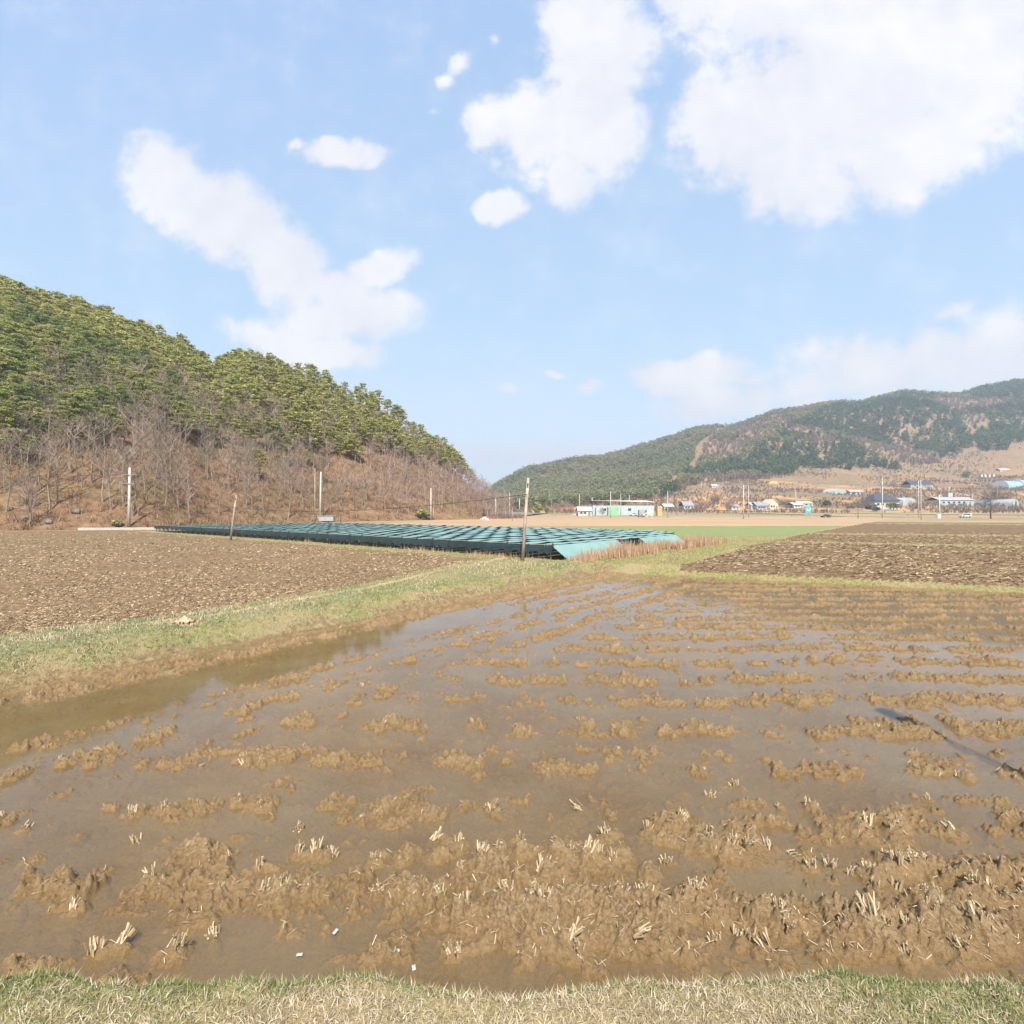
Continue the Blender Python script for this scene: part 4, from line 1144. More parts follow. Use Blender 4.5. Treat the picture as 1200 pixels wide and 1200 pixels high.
def guard(pxs, pys, label, h=.75):
    pts = [ground_at(a, b) for a, b in zip(pxs, pys)]
    full = []
    for p, q in zip(pts[:-1], pts[1:]):
        n = max(2, int(math.hypot(q[0] - p[0], q[1] - p[1]) / 4))
        for i in range(n):
            t = i / n; x, y = p[0] + (q[0] - p[0]) * t, p[1] + (q[1] - p[1]) * t
            full.append(Vector((x, y, gz(x, y))))
    e = empty('guardrail', tuple(full[0]), 0, label, 'guardrail')
    o0 = full[0]
    mb = MB()
    for a, b in zip(full[:-1], full[1:]):
        a = a - o0; b = b - o0
        mb.tube([a + Vector((0, 0, h)), b + Vector((0, 0, h))], .11, 5)
    mb.build('beam', M['rail'], e)
    pm = mbmesh(MB().tube([(0, 0, -.2), (0, 0, h)], .06, 6), 'post', M['rail'])
    for p in full[::2][:98]:
        o = bpy.data.objects.new('post', pm); COL.objects.link(o); o.parent = e; o.location = p - o0
guard([815, 860, 960, 1080, 1230], [599.2, 600.3, 603.0, 605.0, 606.3], 'long rusty guardrail crossing behind the ploughed field below the houses')
guard([840, 900, 958], [603.0, 604.2, 605.8], 'shorter lower rail in front of the long guardrail')
guard([640, 700, 760], [602.2, 602.6, 603.2], 'low dark rail below the shed yard')
strip('far_road', [ground_at(a, b)[:2] for a, b in ((560, 601.5), (640, 601.6), (760, 602.3), (860, 602.5), (960, 604.6), (1080, 606.8), (1240, 608.0))], 4.5, M['asph'])
# concrete edging at the foot of the hill
mb = MB(); p = ground_at(92, 621.2); q = ground_at(184, 620.6)
for i in range(7):
    a, b = i / 7, (i + 1) / 7
    x0, y0 = p[0] + (q[0] - p[0]) * a, p[1] + (q[1] - p[1]) * a; x1, y1 = p[0] + (q[0] - p[0]) * b, p[1] + (q[1] - p[1]) * b
    mb.box(((x0 + x1) / 2, (y0 + y1) / 2, gz((x0 + x1) / 2, (y0 + y1) / 2) + .08), (math.hypot(x1 - x0, y1 - y0) - .02, .35, .42), math.atan2(y1 - y0, x1 - x0), .02)
tag(mb.build('concrete_curb', simple('bright_concrete', (.40, .37, .32), .1, 2, .85, .2)), 'pale concrete curb along the foot of the wooded hill', 'curb')
X, Y, Z = ground_at(381, 611.2)
mb = MB(); mb.box((X, Y - .4, Z + .55), (23 / 600 * Y, 1.6, 1.15), 0, .05); mb.box((X, Y - .4, Z + 1.16), (23 / 600 * Y + .2, 1.8, .1), 0, .03)
tag(mb.build('concrete_block', simple('grey_concrete', (.34, .34, .34), .15, 1.5, .9, .2)), 'grey concrete block at the foot of the tall pale pole behind the nets', 'concrete block')
M['rock'] = simple('grey_rock', (.17, .16, .14), .4, 1.2, .9, .1, .05)
def rock(px, pb, w, h, label):
    X, Y, Z = ground_at(px, pb)
    import bmesh
    bm = bmesh.new(); bmesh.ops.create_icosphere(bm, subdivisions=3, radius=1)
    sw, sh = w / 600 * Y / 2 * .75, h / 600 * Y / 2 * .7
    for v in bm.verts:
        n = float(fbm(np.array([v.co.x * 1.3 + px]), np.array([v.co.y * 1.3 + v.co.z * 1.7]), 200, 3)[0]) - .5
        v.co *= 1 + n * .8; v.co.x *= sw; v.co.y *= sw * .8; v.co.z *= sh
    me = bpy.data.meshes.new('boulder'); bm.to_mesh(me); bm.free()
    o = link('boulder', me, M['rock']); o.location = (X, Y, Z + sh * .5); tag(o, label, 'boulder')
rock(30, 611, 12, 9, 'grey boulder at the foot of a leaning bare tree on the hill edge')
rock(57, 614, 11, 9, 'flat grey boulder just above the far edge of the tilled field')
rock(89, 602, 13, 10, 'grey boulder higher up on the leaf litter')
rock(43, 592, 9, 9, 'pale rock up among the bare trees above two boulders')

# ------------------------------------------------------------------ village
def paint(name, c, r=.6): return simple(name, c, .08, .6, r, .3)
M['white'] = paint('white_paint', (.46, .45, .425)); M['grey_roof'] = paint('grey_roof', (.30, .31, .33)); M['dark_roof'] = paint('dark_tile', (.055, .06, .075))
M['pale_blue'] = paint('pale_blue_sheet', (.36, .42, .45)); M['green_sheet'] = paint('green_sheet', (.22, .42, .25)); M['cream'] = paint('cream_wall', (.60, .50, .34))
M['ochre'] = paint('ochre_wall', (.50, .33, .16)); M['lilac'] = paint('lilac_roof', (.24, .24, .29)); M['glass'] = simple('window_glass', (.035, .045, .055), .2, 2, .12, .5)
M['lime'] = paint('lime_roof', (.50, .55, .28)); M['film'] = simple('greenhouse_film', (.36, .38, .38), .12, .8, .35, .4); M['blue_film'] = simple('blue_film', (.27, .44, .66), .15, .15, .3, .4)
M['tyre'] = simple('tyre', (.02, .02, .02), .2, 5, .9, .1); M['teal_sign'] = simple('teal_sign', (.03, .42, .42), .05, 2, .4, .4); M['signwhite'] = paint('sign_white', (.78, .80, .78))
M['pale_metal'] = paint('pale_metal_roof', (.52, .50, .46)); M['brick'] = paint('brown_wall', (.25, .17, .12))

def house(name, px0, px1, pb, pe, pt, dep, wall, roof, label, cat='house', style='gable', nwin=2, rz=0.0, door=True, over=.35, py_hit=None):
    pc = (px0 + px1) / 2
    X, Y, Z = ground_at(pc, py_hit or pb)
    k = Y / F; w = (px1 - px0) * k; he = max(1.8, (pb - pe) * k); hr = max(.4, (pe - pt) * k)
    Z = min(Z, CAM_H + (600 - pb) * k)
    e = empty(name, (X, Y, Z), rz, label, cat)
    mb = MB(); mb.box((0, dep / 2, he / 2 - .5), (w - 2 * over * .5, dep, he + 1.0)); 
    if style == 'gable_front':
        ww = (w - over) / 2
        mb.add([(-ww, .0, he), (ww, .0, he), (0, .0, he + hr), (-ww, dep, he), (ww, dep, he), (0, dep, he + hr)], [(0, 1, 2), (3, 5, 4)])
    mb.build('wall', M[wall], e)
    mb = MB(); t = .14; o = over; x = w / 2 + o * .3
    if style == 'gable':       # ridge parallel to the view plane
        pr = [(-o, he - .1), (dep / 2, he + hr), (dep + o, he - .1)]
        for (a, b) in ((0, 1), (1, 2)):
            (y0, z0), (y1, z1) = pr[a], pr[b]
            mb.add([(-x, y0, z0), (x, y0, z0), (x, y1, z1), (-x, y1, z1), (-x, y0, z0 + t), (x, y0, z0 + t), (x, y1, z1 + t), (-x, y1, z1 + t)],
                   [(0, 1, 2, 3), (7, 6, 5, 4), (0, 4, 5, 1), (1, 5, 6, 2), (2, 6, 7, 3), (3, 7, 4, 0)])
    elif style == 'gable_front':
        for s in (-1, 1):
            mb.add([(s * x, -o, he - .12), (0, -o, he + hr), (0, dep + o, he + hr), (s * x, dep + o, he - .12), (s * x, -o, he - .12 + t), (0, -o, he + hr + t), (0, dep + o, he + hr + t), (s * x, dep + o, he - .12 + t)],
                   [(0, 1, 2, 3), (7, 6, 5, 4), (0, 4, 5, 1), (1, 5, 6, 2), (2, 6, 7, 3), (3, 7, 4, 0)])
    elif style == 'hip':
        rl = w * .22
        b = [(-x, -o, he), (x, -o, he), (x, dep + o, he), (-x, dep + o, he)]
        mb.add(b + [(-rl, dep / 2, he + hr), (rl, dep / 2, he + hr)] + [(p[0], p[1], he - t) for p in b],
               [(0, 1, 5, 4), (1, 2, 5), (2, 3, 4, 5), (3, 0, 4), (6, 7, 1, 0), (7, 8, 2, 1), (8, 9, 3, 2), (9, 6, 0, 3), (9, 8, 7, 6)])
    else:                     # mono pitch
        mb.add([(-x, -o, he + hr * .9), (x, -o, he + hr * .6), (x, dep + o, he + hr), (-x, dep + o, he + hr), (-x, -o, he + hr * .9 + t), (x, -o, he + hr * .6 + t), (x, dep + o, he + hr + t), (-x, dep + o, he + hr + t)],
               [(0, 1, 2, 3), (7, 6, 5, 4), (0, 4, 5, 1), (1, 5, 6, 2), (2, 6, 7, 3), (3, 7, 4, 0)])
    mb.build('roof', M[roof], e)
    for i in range(nwin):
        cx = -w / 2 + w * (i + 1) / (nwin + (2 if door else 1))
        mb = MB(); mb.box((cx, -.02, he * .58), (min(1.5, w * .2), .06, min(1.2, he * .4))); f = mb.build('window', M['white'], e)
        mb = MB(); mb.box((cx, -.06, he * .58), (min(1.3, w * .17), .03, min(1.0, he * .33))); mb.build('pane', M['glass'], f)
    if door:
        cx = w / 2 - w / (nwin + 2) * .8
        mb = MB(); mb.box((cx, -.025, min(1.0, he * .4)), (min(1.0, w * .14), .07, min(2.0, he * .8))); mb.build('door', M['brick'], e)
    return e

def tunnel(px0, px1, pb, pt, length, mat, label, rz=0.0, front_door=True):
    """arched greenhouse"""
    X, Y, Z = ground_at((px0 + px1) / 2, pb); k = Y / F; w = (px1 - px0) * k; h = (pb - pt) * k
    e = empty('greenhouse', (X, Y, Z), rz, label, 'greenhouse')
    n = 12; pr = [(-w / 2 * math.cos(math.pi * i / n), h * math.sin(math.pi * i / n) ** .75) for i in range(n + 1)]
    mb = MB(); v = [(x, y, z - (.3 if i in (0, n) else 0)) for y in (0, length) for i, (x, z) in enumerate(pr)]
    mb.add(v, [(i, i + 1, n + 2 + i, n + 1 + i) for i in range(n)]); mb.build('film', M[mat], e, True)
    mb = MB(); mb.add([(x, .02, z) for x, z in pr], [tuple(range(n + 1))]); mb.build('end_wall', M[mat], e)
    mb = MB(); mb.add([(x, length - .02, z) for x, z in pr], [tuple(range(n, -1, -1))]); mb.build('end_wall', M[mat], e)
    for j in range(0, 5):
        y = length * j / 4 + (.0 if j else -.03)
        mb = MB(); mb.tube([(x * 1.01, y, z * 1.01) for x, z in pr], .05, 5); mb.build('hoop', M['steel'], e)
    if front_door:
        mb = MB(); mb.box((0, -.05, h * .36), (w * .2, .06, h * .72)); mb.build('door', M['glass'], e)
    return e

def shed_long(name, px0, px1, pb, pt, length_dir, mat, label):
    pass

def car(px, pb, w_px, label, body, van=False, rz=0.0):
    X, Y, Z = ground_at(px, pb); k = Y / F; L = w_px * k
    L = max(3.4, L); Wd = L * .38
    e = empty('parked_car', (X, Y, Z), rz, label, 'van' if van else 'car')
    h = .42 * L if van else .34 * L
    if van: prof = [(-.5, .10), (-.5, .30), (-.44, .40), (-.36, 1.0), (.44, 1.0), (.5, .85), (.5, .10)]
    else: prof = [(-.5, .15), (-.5, .45), (-.22, .55), (-.1, 1.0), (.22, 1.0), (.38, .6), (.5, .52), (.5, .15)]
    v = []; n = len(prof)
    for y, s in ((-Wd / 2, .93), (-Wd / 2 + .12, 1), (Wd / 2 - .12, 1), (Wd / 2, .93)):
        v += [(a * L * (s if b > .5 else 1), y, .18 + (b * (h - .18)) * (s if b > .8 else 1)) for a, b in prof]
    f = [tuple(range(n)), tuple(range(4 * n - 1, 3 * n - 1, -1))]
    for j in range(3):
        for i in range(n):
            i2 = (i + 1) % n; f.append((j * n + i2, j * n + i, (j + 1) * n + i, (j + 1) * n + i2))
    mb = MB(); mb.add(v, f); mb.build('body', body, e)
    z0, z1 = (.58, .88) if van else (.6, .9)
    mb = MB(); mb.box(((.06 if not van else .0) * L, -Wd / 2 - .005, .18 + (z0 + z1) / 2 * (h - .18)), ((.34 if not van else .7) * L, .03, (z1 - z0) * (h - .18))); mb.build('window', M['glass'], e)
    for sx in (-.3, .3):
        for sy in (-1, 1):
            mb = MB(); mb.tube([(sx * L, sy * (Wd / 2 - .12), .3), (sx * L, sy * (Wd / 2 + .03), .3)], .31, 14); w_ = mb.build('wheel', M['tyre'], e)
            mb = MB(); mb.tube([(sx * L, sy * (Wd / 2 + .025), .3), (sx * L, sy * (Wd / 2 + .045), .3)], .17, 10); mb.build('rim', M['steel'], w_)
    return e

house('hut', 677, 694, 604.5, 598.5, 594, 6, 'white', 'white', 'small white hut with a low white roof at the field edge', 'hut', 'gable', 2)
house('storage_shed', 694, 767, 603.5, 592.5, 586, 14, 'pale_blue', 'pale_metal', 'long shed with pale blue walls under a thin sloping metal roof', 'shed', 'mono', 3, 0, True)
# green panel and clutter before the shed
def boxthing(name, px0, px1, pb, pt, dep, mat, label, cat, dy=-2.0, lid=None, bev=.05, n_ribs=4):
    X, Y, Z = ground_at((px0 + px1) / 2, pb); Y += dy; X = X * 1.0
    k = Y / F; w = (px1 - px0) * k; h = (pb - pt) * k
    e = empty(name, (X, Y, gz(X, Y)), 0, label, cat)
    mb = MB(); mb.box((0, 0, h / 2 - .1), (w, dep, h + .2), 0, bev); mb.build('body', M[mat], e)
    mb = MB()
    for i in range(n_ribs): mb.box((-w / 2 + w * (i + .5) / n_ribs, -dep / 2 - .015, h / 2), (w * .12 / 1.5, .04, h * .86))
    mb.build('rib', M[mat], e)
    mb = MB(); mb.box((0, 0, h + .13), (w * 1.02, dep * 1.02, .08), 0, .02); mb.build('lid', M[lid or mat], e)
    return e
boxthing('container', 711, 723, 604, 594.5, 2.6, 'green_sheet', 'light green container in front of the long shed', 'container')
boxthing('container', 697, 706, 603.8, 595, 2.4, 'pale_blue', 'pale blue container at the left end of the long shed', 'container')
boxthing('container', 738.5, 747, 602.5, 596, 2.4, 'teal_sign', 'small teal container before the dark shed end', 'container')
boxthing('container', 747, 753, 604, 597.5, 2.2, 'grey_roof', 'grey box beside the teal container', 'box')
boxthing('container', 756, 763, 603.5, 598, 2.2, 'pale_metal', 'pale stacked box in the scrap yard', 'box')
boxthing('kiosk', 768, 773.5, 604, 593, 2.4, 'ochre', 'narrow ochre kiosk at the right end of the yard', 'kiosk')
car(742, 604.6, 7, 'white car parked before the teal container', M['white'])
# scrap heaps
def heap(px, pb, w, h, mat, label, cat='scrap heap', name='scrap_heap'):
    X, Y, Z = ground_at(px, pb); k = Y / F; rr = random.Random(int(px)); mb = MB()
    for i in range(26):
        a = rr.uniform(-.5, .5) * w * k; z = rr.uniform(0, 1) * h * k * (1 - abs(a) / (w * k) * 1.4)
        s = rr.uniform(.2, .7)
        mb.box((a, rr.uniform(-1, 1), max(.1, z)), (s * 1.6, s, s * .8), rr.uniform(0, 3), .03)
    o = mb.build(name, M[mat], None); o.location = (X, Y, Z); tag(o, label, cat)
heap(759, 605.3, 12, 5, 'pale_metal', 'pale heap of scrap in the shed yard')
heap(751, 606, 8, 3, 'brick', 'low brown heap of scrap by the yard edge')
heap(674, 604.2, 8, 1.6, 'white', 'low white sheet covered pile left of the hut', 'pile', 'covered_pile')
heap(568, 609.5, 8, 4, 'white', 'pale pile of sacks at the end of the wooded hill', 'pile', 'sack_pile')
house('house', 778, 790, 597.8, 593.5, 590.5, 8, 'white', 'pale_metal', 'small white house right of the ochre kiosk', nwin=2)
house('house', 801, 813.5, 597.5, 592.5, 587.5, 8, 'white', 'lilac', 'white house under a lilac gable roof', nwin=2)
house('house', 857, 867, 597.5, 593.5, 591, 7, 'pale_blue', 'grey_roof', 'low bluish house left of the twin white poles', nwin=1)
house('house', 880, 887, 597, 592, 589, 7, 'white', 'pale_blue', 'small white house with a pale blue roof next to the twin poles', nwin=1)
house('house', 886.5, 902, 597.5, 592.5, 588.5, 8, 'pale_blue', 'lilac', 'house with long lilac roof joined to the tan gabled house', nwin=3)
house('house', 901.5, 912.5, 597.2, 590.5, 585, 9, 'cream', 'cream', 'tan house with its gable facing the valley', style='gable_front', nwin=2)
house('house', 930, 942, 595.5, 591.5, 589, 8, 'white', 'white', 'low white house with white roof left of the lime roof', nwin=2)
house('house', 937, 953, 593.5, 590, 587.5, 9, 'white', 'lime', 'white house under a long lime green roof', nwin=2)
house('house', 834, 842, 571.5, 569.6, 568.2, 6, 'white', 'white', 'tiny white house up on the slope beside the small pole', nwin=1)
house('house', 1024, 1055, 597, 586.5, 578, 11, 'white', 'dark_roof', 'large house with a dark hipped tile roof and white walls', style='hip', nwin=4, over=.9)
house('house', 1020, 1028, 597.5, 592.5, 590.5, 4, 'glass', 'dark_roof', 'dark porch annex at the left corner of the hipped roof house', 'annex', 'gable', 1)
house('house', 1067, 1094, 571.5, 567.5, 563, 10, 'grey_roof', 'dark_roof', 'long low house with a black roof high on the slope', nwin=3)
house('house', 996, 1012, 579.5, 576.5, 574, 8, 'white', 'grey_roof', 'pale house behind the long grey greenhouse', nwin=3)
house('barn', 1100, 1142, 592.5, 586, 582.5, 10, 'film', 'grey_roof', 'long grey barn with a low roof and small windows', 'barn', 'gable', 5)
boxthing('container', 1122, 1127, 586, 579.5, 2.4, 'white', 'white upright tank box standing above the grey barn', 'box', 8)
heap(1137, 586.5, 13, 6, 'pale_metal', 'pale mound behind the right end of the grey barn', 'mound', 'mound')
tunnel(976, 995, 579, 572.5, 10, 'film', 'pale greenhouse on the slope above the dark hipped roof', .3, False)
tunnel(1056, 1076, 592.8, 583, 14, 'film', 'grey ribbed greenhouse right of the hipped roof house', .2, False)
tunnel(1184, 1197, 593.5, 585, 26, 'film', 'small white arched greenhouse with a dark door', .35, True)
# the long blue sheeted tunnels on the right slope
for i, (a, b, c) in enumerate(((1172, 571.5, 'blue plastic tunnel on the slope, nearest of the long row'), (1190, 570, 'blue plastic tunnel on the slope, middle of the long row'), (1212, 569.5, 'blue plastic tunnel on the slope, partly outside the view'))):
    X, Y, Z = ground_at(a, b); k = Y / F
    e = empty('greenhouse', (X, Y, Z), math.radians(-62), c, 'greenhouse')
    n = 10; w = 11.0; h = 6.0; L = 60
    pr = [(-w / 2 * math.cos(math.pi * j / n), h * math.sin(math.pi * j / n) ** .8) for j in range(n + 1)]
    mb = MB(); mb.add([(x, y, z - (1.5 if j in (0, n) else 0)) for y in (0, L) for j, (x, z) in enumerate(pr)], [(j, j + 1, n + 2 + j, n + 1 + j) for j in range(n)]); mb.build('film', M['blue_film'], e, True)
    mb = MB(); mb.add([(x, .02, z) for x, z in pr], [tuple(range(n + 1))]); mb.build('end_wall', M['film'], e)
for i, px in enumerate((1150, 1154, 1159, 1164)):
    boxthing('beehive', px - 1.2, px + 1.2, 559.5, 556, 1.6, 'white', ('leftmost', 'second from the left', 'third from the left', 'last on the right')[i] + ' of the four small white boxes on the ochre slope', 'box', 0, n_ribs=2)
house('shed', 1172, 1184, 552.5, 550.5, 549, 6, 'white', 'white', 'small white shed on the ochre cut above the blue tunnels', 'shed', nwin=1)
car(1131, 606.5, 12, 'white van parked on the field road right of the thick white pole', M['white'], True)
car(968, 606.5, 9.5, 'dark grey car parked below the teal sign', M['dark_metal'])
car(997, 596, 9, 'black car parked below the slope near the hipped roof house', M['dark_metal'])
# teal road sign
X, Y, Z = ground_at(947.2, 607.6); k = Y / F
e = empty('road_sign', (X, Y, Z), 0, 'teal road sign with a white curved arrow on two thin posts', 'road sign')
H1 = CAM_H + (600 - 592.8) * k - Z; H0 = CAM_H + (600 - 601) * k - Z; Wd = 6.6 * k
mb = MB(); mb.box((0, 0, (H0 + H1) / 2), (Wd, .08, H1 - H0), 0, .02); pn = mb.build('panel', M['teal_sign'], e)
mb = MB(); cz = (H0 + H1) / 2
arc = [(Wd * .26 * math.cos(a) + .02, -.055, cz + Wd * .26 * math.sin(a) + .05) for a in np.linspace(math.radians(150), math.radians(330), 12)]
mb.tube(arc, .09 * Wd, 6); mb.add([(Wd * .10, -.06, cz - Wd * .02), (Wd * .42, -.06, cz - Wd * .08), (Wd * .33, -.06, cz + Wd * .30)], [(0, 1, 2)])
mb.build('arrow', M['signwhite'], pn)
for s in (-.3, .3):
    mb = MB(); mb.tube([(s * Wd, .09, -.3), (s * Wd, .09, H1)], .06, 8); mb.build('post', M['steel'], e)
# ochre earth mound
X, Y, Z = ground_at(906, 567); k = Y / F
mb = MB(); n = 14
rings = [(1.0, -.6), (.85, .35), (.55, .8), (.2, 1.0)]; v = []
for rr_, zz in rings:
    for i in range(n):
        a = 2 * math.pi * i / n; q = 1 + .15 * math.sin(i * 2.3 + rr_ * 5)
        v.append((rr_ * q * 6.5 * k * math.cos(a), rr_ * q * 4 * k * math.sin(a), zz * 3.2 * k))
f = [(j * n + i, j * n + (i + 1) % n, (j + 1) * n + (i + 1) % n, (j + 1) * n + i) for j in range(3) for i in range(n)] + [tuple(3 * n + i for i in range(n))]
mb.add(v, f); o = mb.build('earth_mound', simple('ochre_earth', (.50, .30, .13), .2, .3, .95, .1, .1), None, True); o.location = (X, Y, Z); tag(o, 'heap of bare ochre earth at the edge of the far wood', 'earth mound')

# trees and shrubs of the village
def bush(name, px, pb, w, h, mat, label, cat, bare=False, trunk=True, k0=0):
    X, Y, Z = ground_at(px, pb); k = Y / F; W = w * k; H = h * k
    rng = np.random.default_rng(int(px * 7)); e = empty(name, (X, Y, Z), 0, label, cat)
    if trunk:
        mb = MB(); mb.tube([(0, 0, -.3), (.1, 0, H * .3), (0, 0, H * .6)], [W * .035, W * .028, W * .015], 6)
        for a in range(5): mb.tube([(0, 0, H * .25), (math.cos(a * 1.3) * W * .25, math.sin(a * 1.3) * W * .25, H * .6)], [W * .018, W * .008], 4)
        mb.build('trunk', M['bark_grey'], e)
    n = 420
    g = rng.normal(0, 1, (n, 3)); g /= np.linalg.norm(g, axis=1)[:, None]; g *= rng.uniform(.35, 1, (n, 1)) ** .5
    c = g * np.array([W / 2, W / 2, H * .38]) * (1 + .25 * np.sin(g[:, :1] * 5 + g[:, 2:] * 4)) + np.array([0, 0, H * .6])
    if bare:
        d = g * np.array([1, 1, .8]) + np.array([0, 0, .6]); d /= np.linalg.norm(d, axis=1)[:, None]; l = W * .16
        s = np.cross(d, rng.normal(0, 1, (n, 3))); s /= np.linalg.norm(s, axis=1)[:, None]; s *= W * .006
        v = np.stack([c - d * l - s, c - d * l + s, c + d * l + s * .4, c + d * l - s * .4], 1).reshape(-1, 3); q = np.arange(4 * n).reshape(-1, 4)
    else: v, q = cards(c, W * .11, rng, 1.2, 1.4)
    link('crown', np_mesh('crown', v, q), M[mat], e)
bush('round_tree', 969, 594.5, 9, 8.5, 'needle_dark', 'small round dark evergreen tree on the dry grass', 'tree')
bush('bare_tree', 1010, 598, 17, 15, 'far_bare', 'round leafless tree left of the large hipped roof house', 'bare tree', True)
bush('bare_tree', 855.5, 599, 15, 14, 'rosy', 'round rosy leafless tree left of the twin white poles', 'bare tree', True)
bush('bare_tree', 1166, 592, 30, 20, 'far_bare', 'wide leafless tree with a domed crown behind the dark post', 'bare tree', True)
bush('bare_tree', 1070, 601, 14, 14, 'far_bare', 'leafless tree in front of the grey ribbed greenhouse', 'bare tree', True)
bush('bare_tree', 838, 590, 14, 10, 'far_bare', 'leafless shrub on the bank behind the lilac roofed house', 'bare tree', True)
bush('bare_tree', 822, 596, 12, 9, 'rosy', 'small rosy leafless tree right of the lilac roofed house', 'bare tree', True)
bush('bare_tree', 921, 594, 14, 8, 'far_bare', 'low leafless shrub between tan gable and the low white house', 'shrub', True)
bush('shrub', 1047, 598, 13, 9, 'needle_far', 'olive green shrub before the white wall of the hipped roof house', 'shrub')
bush('shrub', 1133, 559, 9, 7, 'needle_far', 'olive green shrub alone on the slope above the grey barn', 'shrub')
bush('shrub', 1027, 600, 9, 6, 'needle_dark', 'dark shrub under the left corner of the hipped roof house', 'shrub')
bush('willow_tree', 630, 602.5, 13, 14, 'willow', 'yellow green willow bush behind the leaning pole', 'tree')
bush('willow_tree', 641, 602, 8, 10, 'willow', 'smaller thin willow bush beside the larger one', 'tree')
for i, (px, w) in enumerate(((652, 12), (660, 11), (668, 12))):
    bush('bare_shrub', px, 603, w, 14 + i % 2 * 2, 'rosy', ('rosy bare shrub next to the smaller willow', 'rosy bare shrub in the middle of the three behind the tan field', 'rosy bare shrub close to the white hut')[i], 'shrub', True)
bush('bare_tree', 700, 603, 9, 13, 'far_bare', 'thin leafless tree between the hut and the long shed', 'bare tree', True)
bush('bare_tree', 706, 605, 8, 10, 'far_bare', 'brown leafless bush before the pale blue shed end', 'bare tree', True)
bush('conifer', 712, 597, 9, 15, 'needle_dark', 'dark conifer rising behind the long shed roof near its left end', 'tree')
bush('conifer', 730, 596, 9, 13, 'needle_dark', 'dark conifer rising behind the middle of the long shed', 'tree')
bush('shrub', 137, 617.5, 12, 8, 'levee_blade', 'olive evergreen shrub at the foot of the crossarm pole', 'shrub')
bush('shrub', 497, 609, 18, 13, 'willow', 'yellowish shrub at the foot of the wooded hill by the pale pole', 'shrub')
bush('shrub', 567, 607, 5, 6, 'needle_dark', 'small dark green shrub at the tip of the wooded hill', 'shrub')
bush('bare_tree', 35, 617, 26, 55, 'twig', 'leaning leafless tree at the edge of the tilled field near the boulders', 'bare tree', True)

# ------------------------------------------------------------------ little things
M['rag'] = simple('orange_cloth', (.55, .30, .20), .35, 12, .9, .1, .01)
X, Y, Z = ground_at(216, 731)
rr = random.Random(5); n = 9; vs = []
for i in range(n):
    for j in range(n):
        u_, v_ = i / (n - 1) - .5, j / (n - 1) - .5
        vs.append((u_ * .32 + rr.uniform(-.02, .02), v_ * .3, .10 * math.exp(-((u_ / .28) ** 2 + (v_ / .3) ** 2)) + .035 * math.sin(u_ * 22 + v_ * 9) + rr.uniform(0, .03)))
mb = MB(); mb.add(vs, [(i * n + j, (i + 1) * n + j, (i + 1) * n + j + 1, i * n + j + 1) for i in range(n - 1) for j in range(n - 1)])
o = mb.build('rag', M['rag'], None, True); o.location = (X, Y, Z + .03); o.modifiers.new('thick', 'SOLIDIFY').thickness = .012
tag(o, 'crumpled orange and white rag on the grassy bank', 'rag')
M['scrap'] = simple('white_scrap', (.42, .40, .36), .1, 20, .6, .3)
def scrap(px, pb, s, label, seed):
    X, Y, Z = ground_at(px, pb); rr = random.Random(seed); mb = MB(); n = 5
    vs = [(s * ((i / 4 - .5) + rr.uniform(-.1, .1)), s * .55 * ((j / 4 - .5) + rr.uniform(-.1, .1)), rr.uniform(0, .22) * s) for i in range(n) for j in range(n)]
    mb.add(vs, [(i * n + j, (i + 1) * n + j, (i + 1) * n + j + 1, i * n + j + 1) for i in range(n - 1) for j in range(n - 1)])
    o = mb.build('litter_scrap', M['scrap'], None, True); o.location = (X, Y, max(Z, 0) + .004); o.rotation_euler.z = rr.uniform(0, 3); o.modifiers.new('thick', 'SOLIDIFY').thickness = .004
    tag(o, label, 'litter')
scrap(485, 1146, 0.035, 'torn white scrap caught in the grass at the edge of the paddy', 1)
scrap(467, 1129, 0.021, 'small white scrap floating at the water edge near a torn scrap', 2)
scrap(351, 1133, 0.035, 'flat white sliver lying in the shallow water by the verge', 3)
# scrap(180, 1137, 0.025, 'white scrap against the verge on the far left', 4)
# scrap(374, 1073, 0.054, 'white crumbled lump on the mud above the flat sliver', 5)
scrap(393, 1103, 0.041, 'thin pale scrap lying on the mud just above the flat sliver', 6)
scrap(630, 1007, 0.014, 'tiny white pebble like scrap on the mud', 7)
scrap(638, 1057, 0.014, 'tiny white scrap beside a stubble tuft in the mud', 8)
# scrap(596, 763, 0.029, 'white scrap on a clod in the middle of the paddy', 9)
# scrap(443, 692, 0.099, 'pale flat stone like scrap on the bank path', 10)
M['petal'] = simple('yellow_petal', (.70, .52, .03), .1, 30, .6, .2)
for i, (px, pb) in enumerate(((650, 1160), (666, 1161), (737, 1158), (953, 1152), (965, 1152), (1050, 1150))):
    Y = 2.66 + .05 * (i % 3); X = (px - 600) / F * Y; Z = gz(X, Y); e = empty('yellow_flower', (X, Y, Z), 0, 'tiny yellow flower on a thin stem in the verge grass', 'flower', 'yellow flowers in the verge')
    mb = MB(); mb.tube([(0, 0, -.02), (.005, 0, .075)], .0015, 4); mb.build('stem', M['green_blade'], e)
    mb = MB()
    for j in range(9):
        a = j * .698; mb.add([(.005, 0, .075), (.005 + .006 * math.cos(a - .3), .006 * math.sin(a - .3), .079), (.005 + .008 * math.cos(a), .008 * math.sin(a), .080), (.005 + .006 * math.cos(a + .3), .006 * math.sin(a + .3), .079)], [(0, 1, 2, 3)])
    mb.build('bloom', M['petal'], e)
